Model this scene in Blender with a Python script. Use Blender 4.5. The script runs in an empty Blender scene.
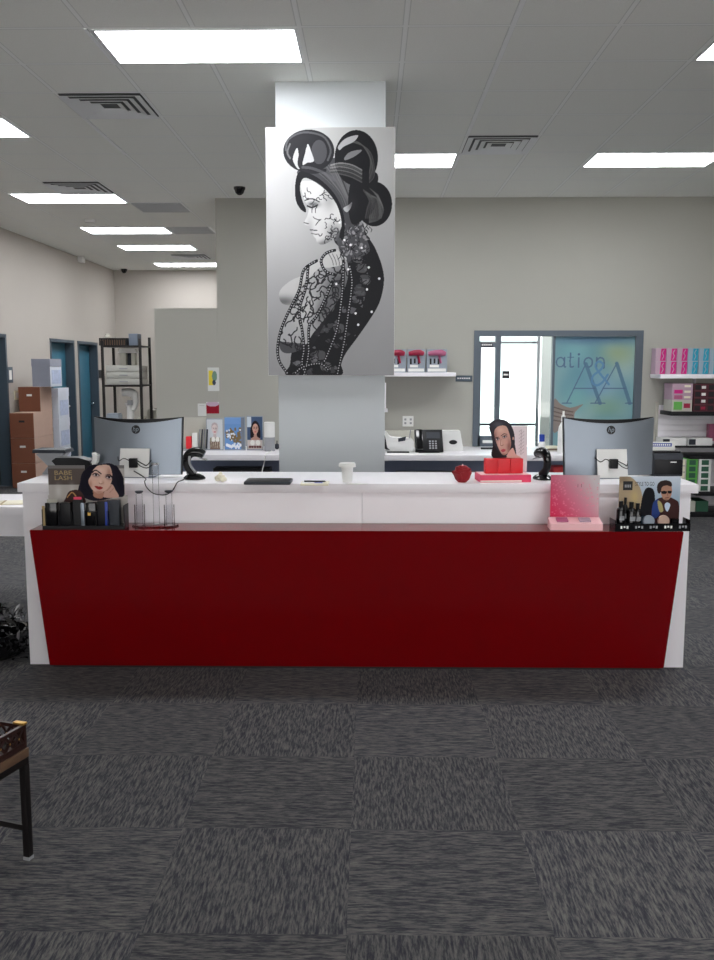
import bpy, bmesh, math, random
import numpy as np
from mathutils import Matrix, Vector, Euler
random.seed(7); rng = np.random.default_rng(5)
sc = bpy.context.scene
COL = sc.collection
PI = math.pi
# ------------------------------------------------------------------ camera
EYE = Vector((0, 0, 1.68)); F = 900.0
PITCH = math.radians(7.09); YAW = math.radians(0.89)
cam_d = bpy.data.cameras.new('camera'); cam = bpy.data.objects.new('camera', cam_d); COL.objects.link(cam)
cam_d.sensor_fit = 'VERTICAL'; cam_d.sensor_height = 36; cam_d.lens = F/960*36
cam_d.clip_start = .05; cam_d.clip_end = 200
cam.location = EYE; cam.rotation_euler = (PI/2-PITCH, 0, YAW); sc.camera = cam
RM = Euler((PI/2-PITCH, 0, YAW)).to_matrix()
def ray(px, py): return RM @ Vector((px-357, 480-py, -F))
def P(px, py, Y):                      # point on the vertical plane at depth Y
    d = ray(px, py); return EYE + d*(Y/d.y)
def G(px, py, Z):                      # point on the level plane at height Z
    d = ray(px, py); return EYE + d*((Z-EYE.z)/d.z)
def W(px, py, X):                      # point on the plane x = X
    d = ray(px, py); return EYE + d*(X/d.x)
# ------------------------------------------------------------------ materials
def lin(c):
    c = np.asarray(c, float)/255.0
    return np.where(c <= .04045, c/12.92, ((c+.055)/1.055)**2.4)
def rgb(r, g, b): l = lin((r, g, b)); return (float(l[0]), float(l[1]), float(l[2]), 1)
MATS = {}
def mat(name, col, rough=.5, metal=0, spec=.5, noise=0, nscale=30, bump=0, coat=0, trans=0, emit=None, es=1, ior=None):
    m = bpy.data.materials.new(name); m.use_nodes = True; MATS[name] = m
    nt = m.node_tree; b = nt.nodes['Principled BSDF']
    c = rgb(*col); b.inputs['Base Color'].default_value = c
    b.inputs['Roughness'].default_value = rough; b.inputs['Metallic'].default_value = metal
    b.inputs['Specular IOR Level'].default_value = spec; b.inputs['Coat Weight'].default_value = coat
    b.inputs['Transmission Weight'].default_value = trans
    if ior: b.inputs['IOR'].default_value = ior
    if emit:
        b.inputs['Emission Color'].default_value = rgb(*emit); b.inputs['Emission Strength'].default_value = es
    if noise or bump:
        tc = nt.nodes.new('ShaderNodeTexCoord'); n = nt.nodes.new('ShaderNodeTexNoise')
        n.inputs['Scale'].default_value = nscale; n.inputs['Detail'].default_value = 4
        nt.links.new(tc.outputs['Object'], n.inputs['Vector'])
        if noise:
            mx = nt.nodes.new('ShaderNodeMix'); mx.data_type = 'RGBA'
            mx.inputs[6].default_value = tuple(v*(1-noise) for v in c[:3])+(1,)
            mx.inputs[7].default_value = tuple(min(1, v*(1+noise)) for v in c[:3])+(1,)
            nt.links.new(n.outputs['Fac'], mx.inputs[0]); nt.links.new(mx.outputs[2], b.inputs['Base Color'])
        if bump:
            bp = nt.nodes.new('ShaderNodeBump'); bp.inputs['Strength'].default_value = bump; bp.inputs['Distance'].default_value = .01
            nt.links.new(n.outputs['Fac'], bp.inputs['Height']); nt.links.new(bp.outputs['Normal'], b.inputs['Normal'])
    return m
def clear(name, tint=(255, 255, 255), gloss=.1):
    m = bpy.data.materials.new(name); m.use_nodes = True; nt = m.node_tree; MATS[name] = m
    nt.nodes.clear(); o = nt.nodes.new('ShaderNodeOutputMaterial'); t = nt.nodes.new('ShaderNodeBsdfTransparent')
    g = nt.nodes.new('ShaderNodeBsdfGlossy'); mx = nt.nodes.new('ShaderNodeMixShader'); lw = nt.nodes.new('ShaderNodeLayerWeight')
    t.inputs[0].default_value = rgb(*tint); g.inputs['Roughness'].default_value = .03
    ml = nt.nodes.new('ShaderNodeMath'); ml.operation = 'MULTIPLY_ADD'; ml.inputs[1].default_value = 1-gloss; ml.inputs[2].default_value = gloss*.5
    lw.inputs[0].default_value = .12
    nt.links.new(lw.outputs['Fresnel'], ml.inputs[0]); nt.links.new(ml.outputs[0], mx.inputs[0])
    nt.links.new(t.outputs[0], mx.inputs[1]); nt.links.new(g.outputs[0], mx.inputs[2]); nt.links.new(mx.outputs[0], o.inputs[0])
    return m
M = MATS
mat('wall_beige', (181, 175, 168), .85, noise=.02, nscale=3, bump=.05)
mat('wall_grey', (172, 171, 163), .85, noise=.02, nscale=3, bump=.05)
mat('column_paint', (198, 203, 206), .8, noise=.02, nscale=3)
mat('white_laminate', (243, 240, 245), .3, noise=.01, nscale=5)
mat('red_gloss', (120, 0, 6), .13, noise=.02, nscale=2)
mat('white_plastic', (232, 232, 230), .4)
mat('warm_white', (236, 230, 218), .5)
mat('grey_plastic', (150, 152, 156), .45)
mat('black_plastic', (16, 16, 20), .4, spec=.25)
mat('black_gloss', (10, 10, 13), .12)
mat('dark_grey', (52, 56, 64), .5, spec=.3)
mat('silver', (134, 142, 152), .38, metal=.75)
mat('chrome', (210, 212, 216), .12, metal=1)
mat('alu_grey', (88, 98, 108), .4, metal=.3)
mat('door_teal', (52, 110, 134), .45, noise=.06, nscale=8)
mat('door_frame', (66, 80, 92), .5)
mat('dark_door', (42, 48, 54), .5)
mat('box_brown', (124, 74, 52), .7, noise=.06, nscale=12)
mat('box_kraft', (196, 166, 150), .8, noise=.06, nscale=9)
mat('box_white', (214, 220, 232), .7, noise=.05, nscale=14)
mat('box_grey', (150, 154, 168), .7, noise=.05, nscale=14)
mat('box_lid', (112, 122, 138), .7); mat('box_print', (186, 198, 224), .7, noise=.3, nscale=20); mat('frosted', (182, 182, 176), .35)
mat('label_white', (236, 236, 232), .6)
mat('ink', (20, 20, 24), .6)
mat('gold', (196, 158, 84), .3, metal=.8)
mat('gold_ink', (172, 148, 104), .5)
mat('pink', (226, 60, 100), .5)
mat('magenta', (206, 20, 128), .5)
mat('lilac', (184, 156, 172), .6)
mat('cyan', (30, 158, 186), .5)
mat('lilac_blue', (150, 170, 184), .6)
mat('green_box', (96, 172, 78), .6)
mat('dark_green_box', (44, 92, 70), .6)
mat('pale_box', (190, 188, 178), .7)
mat('dark_red_box', (84, 26, 40), .5)
mat('red_box', (226, 30, 44), .45)
mat('rose_red', (150, 8, 26), .6, bump=.2, nscale=60)
mat('rose_pale', (240, 222, 214), .5)
mat('light_pink', (246, 196, 200), .5)
mat('blue', (36, 66, 168), .4)
mat('yellow', (226, 200, 60), .6)
mat('dark_wood', (44, 20, 16), .4, noise=.25, nscale=18)
mat('mid_wood', (100, 76, 58), .45, noise=.2, nscale=22)
mat('iron', (26, 22, 22), .45, metal=.3)
mat('foil_black', (16, 16, 18), .22, spec=.7)
mat('foil_silver', (150, 150, 152), .3, metal=.6)
mat('shade_blue', (150, 162, 190), .7)
mat('vent_white', (226, 228, 230), .4)
mat('vent_dark', (70, 72, 74), .6)
mat('return_grey', (188, 190, 192), .6)
mat('lamp', (255, 255, 255), .5, emit=(250, 252, 255), es=15)
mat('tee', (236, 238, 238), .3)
mat('dryer_red', (158, 24, 62), .3)
mat('dryer_pink', (176, 92, 128), .3)
mat('card_blue_grey', (150, 160, 172), .5)
mat('sign_grey', (70, 84, 96), .5)
mat('screen_pic', (60, 140, 190), .3)
mat('ground_concrete', (200, 198, 194), .8, noise=.04, nscale=4)
mat('cream', (232, 226, 204), .6)
clear('clear_glass', (240, 246, 246)); clear('acrylic', (254, 254, 255), .03); clear('drawer_clear', (176, 180, 184), .4)
def art_mat(name, rough=.5, spec=.5):
    m = bpy.data.materials.new(name); m.use_nodes = True; MATS[name] = m; nt = m.node_tree
    b = nt.nodes['Principled BSDF']; a = nt.nodes.new('ShaderNodeAttribute'); a.attribute_name = 'ink'
    nt.links.new(a.outputs['Color'], b.inputs['Base Color']); b.inputs['Roughness'].default_value = rough
    b.inputs['Specular IOR Level'].default_value = spec
art_mat('print', .6, .15); art_mat('print_satin', .5, .2)
# ceiling: acoustic tiles in a two-foot grid
TX, TY, TS = -1.636, 5.43, .61
def node_math(nt, op, a, b=None, c=None):
    n = nt.nodes.new('ShaderNodeMath'); n.operation = op
    for i, v in enumerate((a, b, c)):
        if v is None: continue
        if isinstance(v, (int, float)): n.inputs[i].default_value = v
        else: nt.links.new(v, n.inputs[i])
    return n.outputs[0]
def ceiling_mat():
    m = mat('ceiling_tile', (226, 228, 224), .9); nt = m.node_tree; b = nt.nodes['Principled BSDF']
    g = nt.nodes.new('ShaderNodeNewGeometry'); s = nt.nodes.new('ShaderNodeSeparateXYZ'); nt.links.new(g.outputs['Position'], s.inputs[0])
    def line(o, off):
        f = node_math(nt, 'FRACT', node_math(nt, 'DIVIDE', node_math(nt, 'ADD', o, 100*TS-off), TS))
        d = node_math(nt, 'ABSOLUTE', node_math(nt, 'SUBTRACT', f, .5))
        return node_math(nt, 'GREATER_THAN', d, .5-.0125/TS), node_math(nt, 'GREATER_THAN', d, .5-.019/TS)
    a1, a2 = line(s.outputs[0], TX); b1, b2 = line(s.outputs[1], TY)
    tee = node_math(nt, 'MAXIMUM', a1, b1); edge = node_math(nt, 'MAXIMUM', a2, b2)
    n = nt.nodes.new('ShaderNodeTexNoise'); n.inputs['Scale'].default_value = 160; n.inputs['Detail'].default_value = 3
    nt.links.new(g.outputs['Position'], n.inputs['Vector'])
    def mix(f, c1, c2):
        x = nt.nodes.new('ShaderNodeMix'); x.data_type = 'RGBA'; nt.links.new(f, x.inputs[0])
        for i, c in ((6, c1), (7, c2)):
            if isinstance(c, tuple): x.inputs[i].default_value = c
            else: nt.links.new(c, x.inputs[i])
        return x.outputs[2]
    ck = mix(n.outputs['Fac'], rgb(226, 228, 222), rgb(244, 245, 242))
    c1 = mix(edge, ck, rgb(214, 216, 213)); c2 = mix(tee, c1, rgb(240, 242, 240))
    nt.links.new(c2, b.inputs['Base Color'])
ceiling_mat()
# carpet: quarter-turned tiles with directional flecks
CX, CY, CS = -.07, 3.74, .62
def carpet_mat():
    m = mat('carpet', (60, 60, 66), .95, spec=.15); nt = m.node_tree; b = nt.nodes['Principled BSDF']
    g = nt.nodes.new('ShaderNodeNewGeometry'); s = nt.nodes.new('ShaderNodeSeparateXYZ'); nt.links.new(g.outputs['Position'], s.inputs[0])
    fx = node_math(nt, 'FLOOR', node_math(nt, 'DIVIDE', node_math(nt, 'SUBTRACT', s.outputs[0], CX), CS))
    fy = node_math(nt, 'FLOOR', node_math(nt, 'DIVIDE', node_math(nt, 'SUBTRACT', s.outputs[1], CY), CS))
    par = node_math(nt, 'ABSOLUTE', node_math(nt, 'MODULO', node_math(nt, 'ADD', fx, fy), 2.0))
    cell = nt.nodes.new('ShaderNodeCombineXYZ'); nt.links.new(fx, cell.inputs[0]); nt.links.new(fy, cell.inputs[1])
    wn = nt.nodes.new('ShaderNodeTexWhiteNoise'); nt.links.new(cell.outputs[0], wn.inputs['Vector'])
    def streak(sx, sy):
        v = nt.nodes.new('ShaderNodeVectorMath'); v.operation = 'MULTIPLY'; v.inputs[1].default_value = (sx, sy, 1)
        nt.links.new(g.outputs['Position'], v.inputs[0])
        a = nt.nodes.new('ShaderNodeVectorMath'); a.operation = 'ADD'; nt.links.new(v.outputs[0], a.inputs[0])
        w2 = nt.nodes.new('ShaderNodeVectorMath'); w2.operation = 'SCALE'; w2.inputs[3].default_value = 40; nt.links.new(wn.outputs['Color'], w2.inputs[0])
        nt.links.new(w2.outputs[0], a.inputs[1])
        n = nt.nodes.new('ShaderNodeTexNoise'); n.inputs['Scale'].default_value = 1; n.inputs['Detail'].default_value = 5; n.inputs['Roughness'].default_value = .7
        n.inputs['Distortion'].default_value = .25
        nt.links.new(a.outputs[0], n.inputs['Vector']); return n.outputs['Fac'], n.outputs['Color']
    n1, k1 = streak(17, 125); n2, k2 = streak(125, 17)
    def mixv(f, a, c, typ='FLOAT'):
        x = nt.nodes.new('ShaderNodeMix'); x.data_type = typ; nt.links.new(f, x.inputs[0])
        ia, ib, o = (2, 3, 0) if typ == 'FLOAT' else (6, 7, 2)
        for i, c_ in ((ia, a), (ib, c)):
            if isinstance(c_, (tuple, float)): x.inputs[i].default_value = c_
            else: nt.links.new(c_, x.inputs[i])
        return x.outputs[o]
    fac = mixv(par, n1, n2)
    r = nt.nodes.new('ShaderNodeValToRGB'); nt.links.new(fac, r.inputs[0])
    e = r.color_ramp.elements; e[0].position = .36; e[0].color = rgb(54, 54, 64); e[1].position = .68; e[1].color = rgb(116, 114, 112)
    x = e.new(.45); x.color = rgb(68, 68, 74); x = e.new(.54); x.color = rgb(94, 93, 93)
    # overall tile-to-tile tone
    br = nt.nodes.new('ShaderNodeHueSaturation'); nt.links.new(r.outputs[0], br.inputs['Color'])
    nt.links.new(node_math(nt, 'MULTIPLY_ADD', wn.outputs['Value'], .22, .86), br.inputs['Value'])
    nt.links.new(br.outputs[0], b.inputs['Base Color'])
    bp = nt.nodes.new('ShaderNodeBump'); bp.inputs['Strength'].default_value = .5; bp.inputs['Distance'].default_value = .004
    nt.links.new(fac, bp.inputs['Height']); nt.links.new(bp.outputs[0], b.inputs['Normal'])
carpet_mat()
# ------------------------------------------------------------------ mesh builder
def spline(pts, closed=False, k=8):
    n = len(pts); out = []
    V = [np.array(p, float) for p in pts]
    rngi = range(n) if closed else range(n-1)
    for i in rngi:
        p1, p2 = V[i], V[(i+1) % n]
        p0 = V[(i-1) % n] if closed or i > 0 else p1
        p3 = V[(i+2) % n] if closed or i+2 < n else p2
        for j in range(k):
            t = j/k
            out.append(.5*((2*p1)+(-p0+p2)*t+(2*p0-5*p1+4*p2-p3)*t*t+(-p0+3*p1-3*p2+p3)*t**3))
    if not closed: out.append(V[-1])
    return out
class MB:
    def __init__(s): s.bm = bmesh.new()
    def _add(s, verts, faces, mi=0, M_=None):
        vs = [s.bm.verts.new(M_ @ Vector(v) if M_ else v) for v in verts]
        out = []
        for f in faces:
            try: fc = s.bm.faces.new([vs[i] for i in f]); fc.material_index = mi; out.append(fc)
            except ValueError: pass
        return vs, out
    def box(s, x0, y0, z0, x1, y1, z1, bev=0, mi=0, M_=None):
        x0, x1 = sorted((x0, x1)); y0, y1 = sorted((y0, y1)); z0, z1 = sorted((z0, z1))
        v = [(x0, y0, z0), (x1, y0, z0), (x1, y1, z0), (x0, y1, z0), (x0, y0, z1), (x1, y0, z1), (x1, y1, z1), (x0, y1, z1)]
        f = [(3, 2, 1, 0), (4, 5, 6, 7), (0, 1, 5, 4), (1, 2, 6, 5), (2, 3, 7, 6), (3, 0, 4, 7)]
        vs, fs = s._add(v, f, mi, M_)
        if bev:
            ed = list({e for fc in fs for e in fc.edges})
            r = bmesh.ops.bevel(s.bm, geom=ed, offset=bev, segments=2, affect='EDGES', profile=.6, clamp_overlap=True)
            for fc in r['faces']: fc.material_index = mi
        return s
    def prism(s, pts, a0, a1, axis='y', mi=0, M_=None):      # polygon extruded along an axis
        n = len(pts); v = []
        for a in (a0, a1):
            for p in pts:
                v.append({'y': (p[0], a, p[1]), 'z': (p[0], p[1], a), 'x': (a, p[0], p[1])}[axis])
        f = [tuple(range(n)), tuple(range(2*n-1, n-1, -1))]+[(i, i+n, (i+1) % n+n, (i+1) % n) for i in range(n)]
        s._add(v, f, mi, M_); return s
    def tube(s, pts, r, n=8, mi=0, smooth=False, k=6):
        if smooth: pts = spline(pts, k=k)
        pts = [Vector(tuple(float(c) for c in p)) for p in pts]; rs = r if isinstance(r, (list, tuple)) else None
        m = len(pts); rings = []; up = Vector((0, 0, 1)); prev = None
        for i, p in enumerate(pts):
            d = (pts[min(i+1, m-1)]-pts[max(i-1, 0)])
            if d.length < 1e-9: d = Vector((0, 0, 1))
            d.normalize()
            if prev is None:
                u = d.cross(up if abs(d.z) < .95 else Vector((1, 0, 0))).normalized()
            else:
                u = (prev-d*prev.dot(d)); u = u.normalized() if u.length > 1e-6 else d.orthogonal().normalized()
            prev = u; w = d.cross(u)
            rr = r if rs is None else np.interp(i/(m-1), np.linspace(0, 1, len(rs)), rs)
            rings.append([s.bm.verts.new(p+u*(math.cos(2*PI*j/n)*rr)+w*(math.sin(2*PI*j/n)*rr)) for j in range(n)])
        for a, b in zip(rings, rings[1:]):
            for j in range(n):
                f = s.bm.faces.new((a[j], a[(j+1) % n], b[(j+1) % n], b[j])); f.material_index = mi
        for rg, rev in ((rings[0], True), (rings[-1], False)):
            f = s.bm.faces.new(rg[::-1] if rev else rg); f.material_index = mi
        return s
    def lathe(s, prof, c=(0, 0, 0), n=24, mi=0, sx=1, sy=1, M_=None):
        rings = []; c = Vector(c)
        for r, z in prof:
            if r < 1e-6:
                v = c+Vector((0, 0, z)); rings.append([s.bm.verts.new(M_ @ v if M_ else v)])
            else:
                ring = []
                for j in range(n):
                    v = c+Vector((r*sx*math.cos(2*PI*j/n), r*sy*math.sin(2*PI*j/n), z)); ring.append(s.bm.verts.new(M_ @ v if M_ else v))
                rings.append(ring)
        for a, b in zip(rings, rings[1:]):
            for j in range(n):
                if len(a) == 1 and len(b) == 1: continue
                if len(a) == 1: q = (a[0], b[(j+1) % n], b[j])
                elif len(b) == 1: q = (a[j], a[(j+1) % n], b[0])
                else: q = (a[j], a[(j+1) % n], b[(j+1) % n], b[j])
                f = s.bm.faces.new(q); f.material_index = mi
        return s
    def cyl(s, c, r, z0, z1, n=20, mi=0, r2=None):
        return s.lathe([(0, z0), (r, z0), (r if r2 is None else r2, z1), (0, z1)], c, n, mi)
    def ball(s, c, rx, ry, rz, mi=0, n=14):
        prof = [(math.sin(PI*i/8), -math.cos(PI*i/8)) for i in range(9)]
        Mx = Matrix.Translation(c) @ Matrix.Diagonal((rx, ry, rz, 1))
        return s.lathe(prof, (0, 0, 0), n, mi, M_=Mx)
    def text(s, txt, h, x, z, y, mi=0, width=None, th=.001, align='CENTER', shear=0, M_=None):   # lettering facing -Y
        cu = bpy.data.curves.new('t', 'FONT'); cu.body = txt; cu.align_x = align; cu.align_y = 'CENTER'; cu.shear = shear
        cu.extrude = .0; cu.resolution_u = 3
        o = bpy.data.objects.new('t', cu); COL.objects.link(o); dg = bpy.context.evaluated_depsgraph_get()
        me = bpy.data.meshes.new_from_object(o.evaluated_get(dg)); bpy.data.objects.remove(o)
        xs = [v.co.x for v in me.vertices]; ys = [v.co.y for v in me.vertices]
        sy = h/(max(ys)-min(ys)); sx = sy if width is None else width/(max(xs)-min(xs)); cx = (max(xs)+min(xs))/2; cy = (max(ys)+min(ys))/2
        vs = [(x+(v.co.x-cx)*sx, y, z+(v.co.y-cy)*sy) for v in me.vertices]
        s._add(vs, [tuple(p.vertices) for p in me.polygons], mi, M_)
        bpy.data.meshes.remove(me); bpy.data.curves.remove(cu); return s
    def build(s, name, mats, parent=None, smooth=40, loc=None, rot=None):
        me = bpy.data.meshes.new(name)
        bmesh.ops.recalc_face_normals(s.bm, faces=s.bm.faces); s.bm.to_mesh(me); s.bm.free()
        for m in (mats if isinstance(mats, (list, tuple)) else [mats]): me.materials.append(M[m])
        if smooth:
            me.polygons.foreach_set('use_smooth', [True]*len(me.polygons)); me.set_sharp_from_angle(angle=math.radians(smooth))
        o = bpy.data.objects.new(name, me); COL.objects.link(o)
        if parent: o.parent = parent
        if loc is not None: o.location = loc
        if rot is not None: o.rotation_euler = rot
        return o
def tag(o, label, cat, group=None):
    o['label'] = label; o['category'] = cat
    if group: o['group'] = group
    return o
def thing(name, label, cat, loc=(0, 0, 0), rz=0, group=None):
    o = bpy.data.objects.new(name, None); COL.objects.link(o); o.empty_display_size = .1
    o.location = loc; o.rotation_euler = (0, 0, rz); return tag(o, label, cat, group)
def struct(o): o['kind'] = 'structure'; return o
def copy_tree(o, parent=None):
    c = o.copy(); COL.objects.link(c)
    if parent: c.parent = parent; c.matrix_parent_inverse = o.matrix_parent_inverse
    for ch in list(o.children): copy_tree(ch, c)
    return c
def place_copy(o, loc, rz=0, label=None, group=None):
    c = copy_tree(o); c.location = loc; c.rotation_euler = (0, 0, rz)
    if label: c['label'] = label
    if group: c['group'] = group
    return c
# ------------------------------------------------------------------ printed pictures
class Art:
    def __init__(s, x0, y0, x1, y1, nx, bg=(200, 200, 200)):
        s.x0, s.y0, s.x1, s.y1 = x0, y0, x1, y1; s.nx = nx; s.ny = max(4, int(nx*(y1-y0)/(x1-x0)))
        s.X, s.Y = np.meshgrid(np.linspace(x0, x1, s.nx), np.linspace(y0, y1, s.ny)); s.C = np.zeros((s.ny, s.nx, 3)); s.C[:] = bg
        s.A = np.ones((s.ny, s.nx), bool)
    def _in(s, pts):
        x, y = s.X, s.Y; r = np.zeros(x.shape, bool); n = len(pts)
        for i in range(n):
            xa, ya = pts[i][:2]; xb, yb = pts[(i+1) % n][:2]
            if ya == yb: continue
            c = ((ya > y) != (yb > y)) & (x < (xb-xa)*(y-ya)/(yb-ya)+xa); r ^= c
        return r
    def fill(s, m, col, a=1.0):
        a = np.broadcast_to(a, m.shape)[m][:, None] if not np.isscalar(a) else a
        s.C[m] = s.C[m]*(1-a)+np.array(col, float)*a
        return s
    def poly(s, pts, col, a=1.0, smooth=True):
        if smooth: pts = spline(pts, True, 6)
        m = s._in(pts); s.fill(m, col, a); return m
    def ell(s, cx, cy, rx, ry, col, a=1.0, ang=0):
        dx, dy = s.X-cx, s.Y-cy; ca, sa = math.cos(ang), math.sin(ang)
        m = ((dx*ca+dy*sa)/rx)**2+((-dx*sa+dy*ca)/ry)**2 < 1; s.fill(m, col, a); return m
    def blob(s, cx, cy, rx, ry, col, a=1.0, ang=0, clip=None):       # soft spot
        dx, dy = s.X-cx, s.Y-cy; ca, sa = math.cos(ang), math.sin(ang)
        d = ((dx*ca+dy*sa)/rx)**2+((-dx*sa+dy*ca)/ry)**2; w = (np.exp(-d*1.5)*a*(1 if clip is None else clip))[..., None]
        s.C = s.C*(1-w)+np.array(col, float)*w
    def stroke(s, pts, w, col, a=1.0, smooth=True, clip=None, w2=None):
        if smooth and len(pts) > 2: pts = spline(pts, k=5)
        D = np.zeros(s.X.shape, bool); n = len(pts)-1
        for i in range(n):
            ax, ay = pts[i][:2]; bx, by = pts[i+1][:2]; ww = (w if w2 is None else w+(w2-w)*i/max(1, n-1))/2
            ix = np.searchsorted(s.X[0], [min(ax, bx)-ww, max(ax, bx)+ww]); iy = np.searchsorted(s.Y[:, 0], [min(ay, by)-ww, max(ay, by)+ww])
            sl = (slice(iy[0], iy[1]+1), slice(ix[0], ix[1]+1)); x, y = s.X[sl], s.Y[sl]
            if x.size == 0: continue
            l2 = (bx-ax)**2+(by-ay)**2+1e-9; t = np.clip(((x-ax)*(bx-ax)+(y-ay)*(by-ay))/l2, 0, 1)
            D[sl] |= ((x-ax-t*(bx-ax))**2+(y-ay-t*(by-ay))**2) < ww*ww
        if clip is not None: D &= clip
        s.fill(D, col, a)
    def build(s, name, w, h, parent, m='print', y=0.0, x=0.0, z=0.0, thick=0, loc=None, rot=None):
        """bottom centre at (x, y, z), facing -Y"""
        nx, ny = s.nx, s.ny
        u = (s.X-s.x0)/(s.x1-s.x0); v = (s.Y-s.y0)/(s.y1-s.y0)
        co = np.stack([x+(u-.5)*w, np.full(u.shape, y), z+(1-v)*h], -1).reshape(-1, 3)
        i = np.arange(nx*ny).reshape(ny, nx); q = np.stack([i[1:, :-1], i[1:, 1:], i[:-1, 1:], i[:-1, :-1]], -1)
        am = s.A[1:, :-1] & s.A[1:, 1:] & s.A[:-1, 1:] & s.A[:-1, :-1]; q = q[am]
        used = np.zeros(nx*ny, bool); used[q.reshape(-1)] = True; idx = np.cumsum(used)-1
        me = bpy.data.meshes.new(name); me.from_pydata(co[used].tolist(), [], idx[q].tolist()); me.materials.append(M[m])
        ca = me.color_attributes.new('ink', 'FLOAT_COLOR', 'POINT')
        c = lin(np.clip(s.C, 0, 255)).reshape(-1, 3)[used]; c = np.concatenate([c, np.ones((len(c), 1))], 1)
        ca.data.foreach_set('color', c.astype(np.float32).reshape(-1))
        o = bpy.data.objects.new(name, me); COL.objects.link(o)
        if parent: o.parent = parent
        if thick:
            md = o.modifiers.new('solid', 'SOLIDIFY'); md.thickness = thick; md.offset = -1
        if loc is not None: o.location = loc
        if rot is not None: o.rotation_euler = rot
        return o
def face(a, cx, cy, s, skin=(214, 170, 148), hair=(40, 28, 30), lips=(176, 60, 66), long=True, bg=None, tilt=0):
    """small printed portrait: head of half-height s"""
    if long:
        a.poly([(cx-s*.95, cy-s*.5), (cx, cy-s*1.35), (cx+s*.95, cy-s*.5), (cx+s*1.15, cy+s*1.5), (cx, cy+s*1.7), (cx-s*1.15, cy+s*1.5)], hair)
    a.poly([(cx-s*.3, cy+s*.6), (cx+s*.3, cy+s*.6), (cx+s*.34, cy+s*1.4), (cx+s*1.1, cy+s*1.75), (cx+s*1.2, cy+s*2.6), (cx-s*1.2, cy+s*2.6), (cx-s*1.1, cy+s*1.75), (cx-s*.34, cy+s*1.4)], tuple(v*.9 for v in skin), smooth=False)
    a.ell(cx, cy, s*.68, s, skin); a.blob(cx+s*.4, cy+s*.1, s*.3, s*.7, tuple(v*.78 for v in skin), .5)
    a.poly([(cx-s*.72, cy-s*.1), (cx-s*.6, cy-s*.9), (cx, cy-s*1.2), (cx+s*.6, cy-s*.9), (cx+s*.72, cy-s*.1), (cx+s*.45, cy-s*.6), (cx, cy-s*.8), (cx-s*.45, cy-s*.6)], hair)
    for sg in (-1, 1):
        a.stroke([(cx+sg*s*.14, cy-s*.2), (cx+sg*s*.3, cy-s*.28), (cx+sg*s*.5, cy-s*.2)], s*.08, hair)
        a.ell(cx+sg*s*.3, cy-s*.04, s*.15, s*.08, (40, 30, 30))
    a.stroke([(cx+s*.02, cy-s*.1), (cx+s*.08, cy+s*.3), (cx-s*.04, cy+s*.34)], s*.06, tuple(v*.72 for v in skin))
    a.ell(cx, cy+s*.58, s*.24, s*.1, lips)
# ================================================================== THE ROOM
H = 3.62; XL = -5.15; XR = 6.6; YB = 10.65; YF = 18.3; YR = -4.0
XW = P(217, 300, YB).x; XH = P(155, 350, YB).x
struct(MB().box(XL-.2, YR-.2, -.1, XR+.2, YF+.2, 0).build('floor', 'carpet', smooth=0))
MBc = MB().box(XL-.2, YR-.2, H, XR+.2, YB+.15, H+.1).box(XL-.2, YB+.15, H, XW+.15, YF+.2, H+.1)
struct(MBc.build('ceiling', 'ceiling_tile', smooth=0))
# left wall with three door openings
DT = W(52, 338.5, XL).z
d1 = (W(8.5, 400, XL).y-1.05, W(8.5, 400, XL).y); d2 = (W(52, 400, XL).y, W(76, 400, XL).y); d3 = (W(79.5, 400, XL).y, W(99, 400, XL).y)
mb = MB(); ys = [YR-.2, d1[0], d1[1], d2[0], d2[1], d3[0], d3[1], YF+.2]
for i in range(0, 8, 2): mb.box(XL-.2, ys[i], 0, XL, ys[i+1], H)
for a, b in (d1, d2, d3): mb.box(XL-.2, a, DT, XL, b, H)
struct(mb.build('wall_left', 'wall_beige', smooth=0))
struct(MB().box(XL, YF, 0, XW+.15, YF+.2, H).build('wall_far', 'wall_beige', smooth=0))
struct(MB().box(XR, YR-.2, 0, XR+.2, YB+.15, H).build('wall_right', 'wall_beige', smooth=0))
fwa, fwb, fwz0, fwz1 = XL+.5, XR-.5, .25, 3.0      # unseen window opening added behind the viewer so daylight fills the room
struct(MB().box(XL, YR-.2, 0, fwa, YR, H).box(fwb, YR-.2, 0, XR, YR, H).box(fwa, YR-.2, 0, fwb, YR, fwz0).box(fwa, YR-.2, fwz1, fwb, YR, H).build('wall_front', 'wall_beige', smooth=0))
fwn = MB()
for k in range(8):
    x = fwa+(fwb-fwa)*k/7; fwn.box(max(fwa, x-.03), YR-.15, fwz0, min(fwb, x+.03), YR-.05, fwz1)
fwn = struct(fwn.box(fwa, YR-.15, fwz0, fwb, YR-.05, fwz0+.06).box(fwa, YR-.15, fwz1-.06, fwb, YR-.05, fwz1).build('added_window', 'alu_grey', smooth=0))
struct(MB().box(-20, -24, -.12, 20, YR-.2, 0).build('trim_8', 'ground_concrete', smooth=0))  # unseen paving added outside to bounce sunlight up to the ceiling
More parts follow.
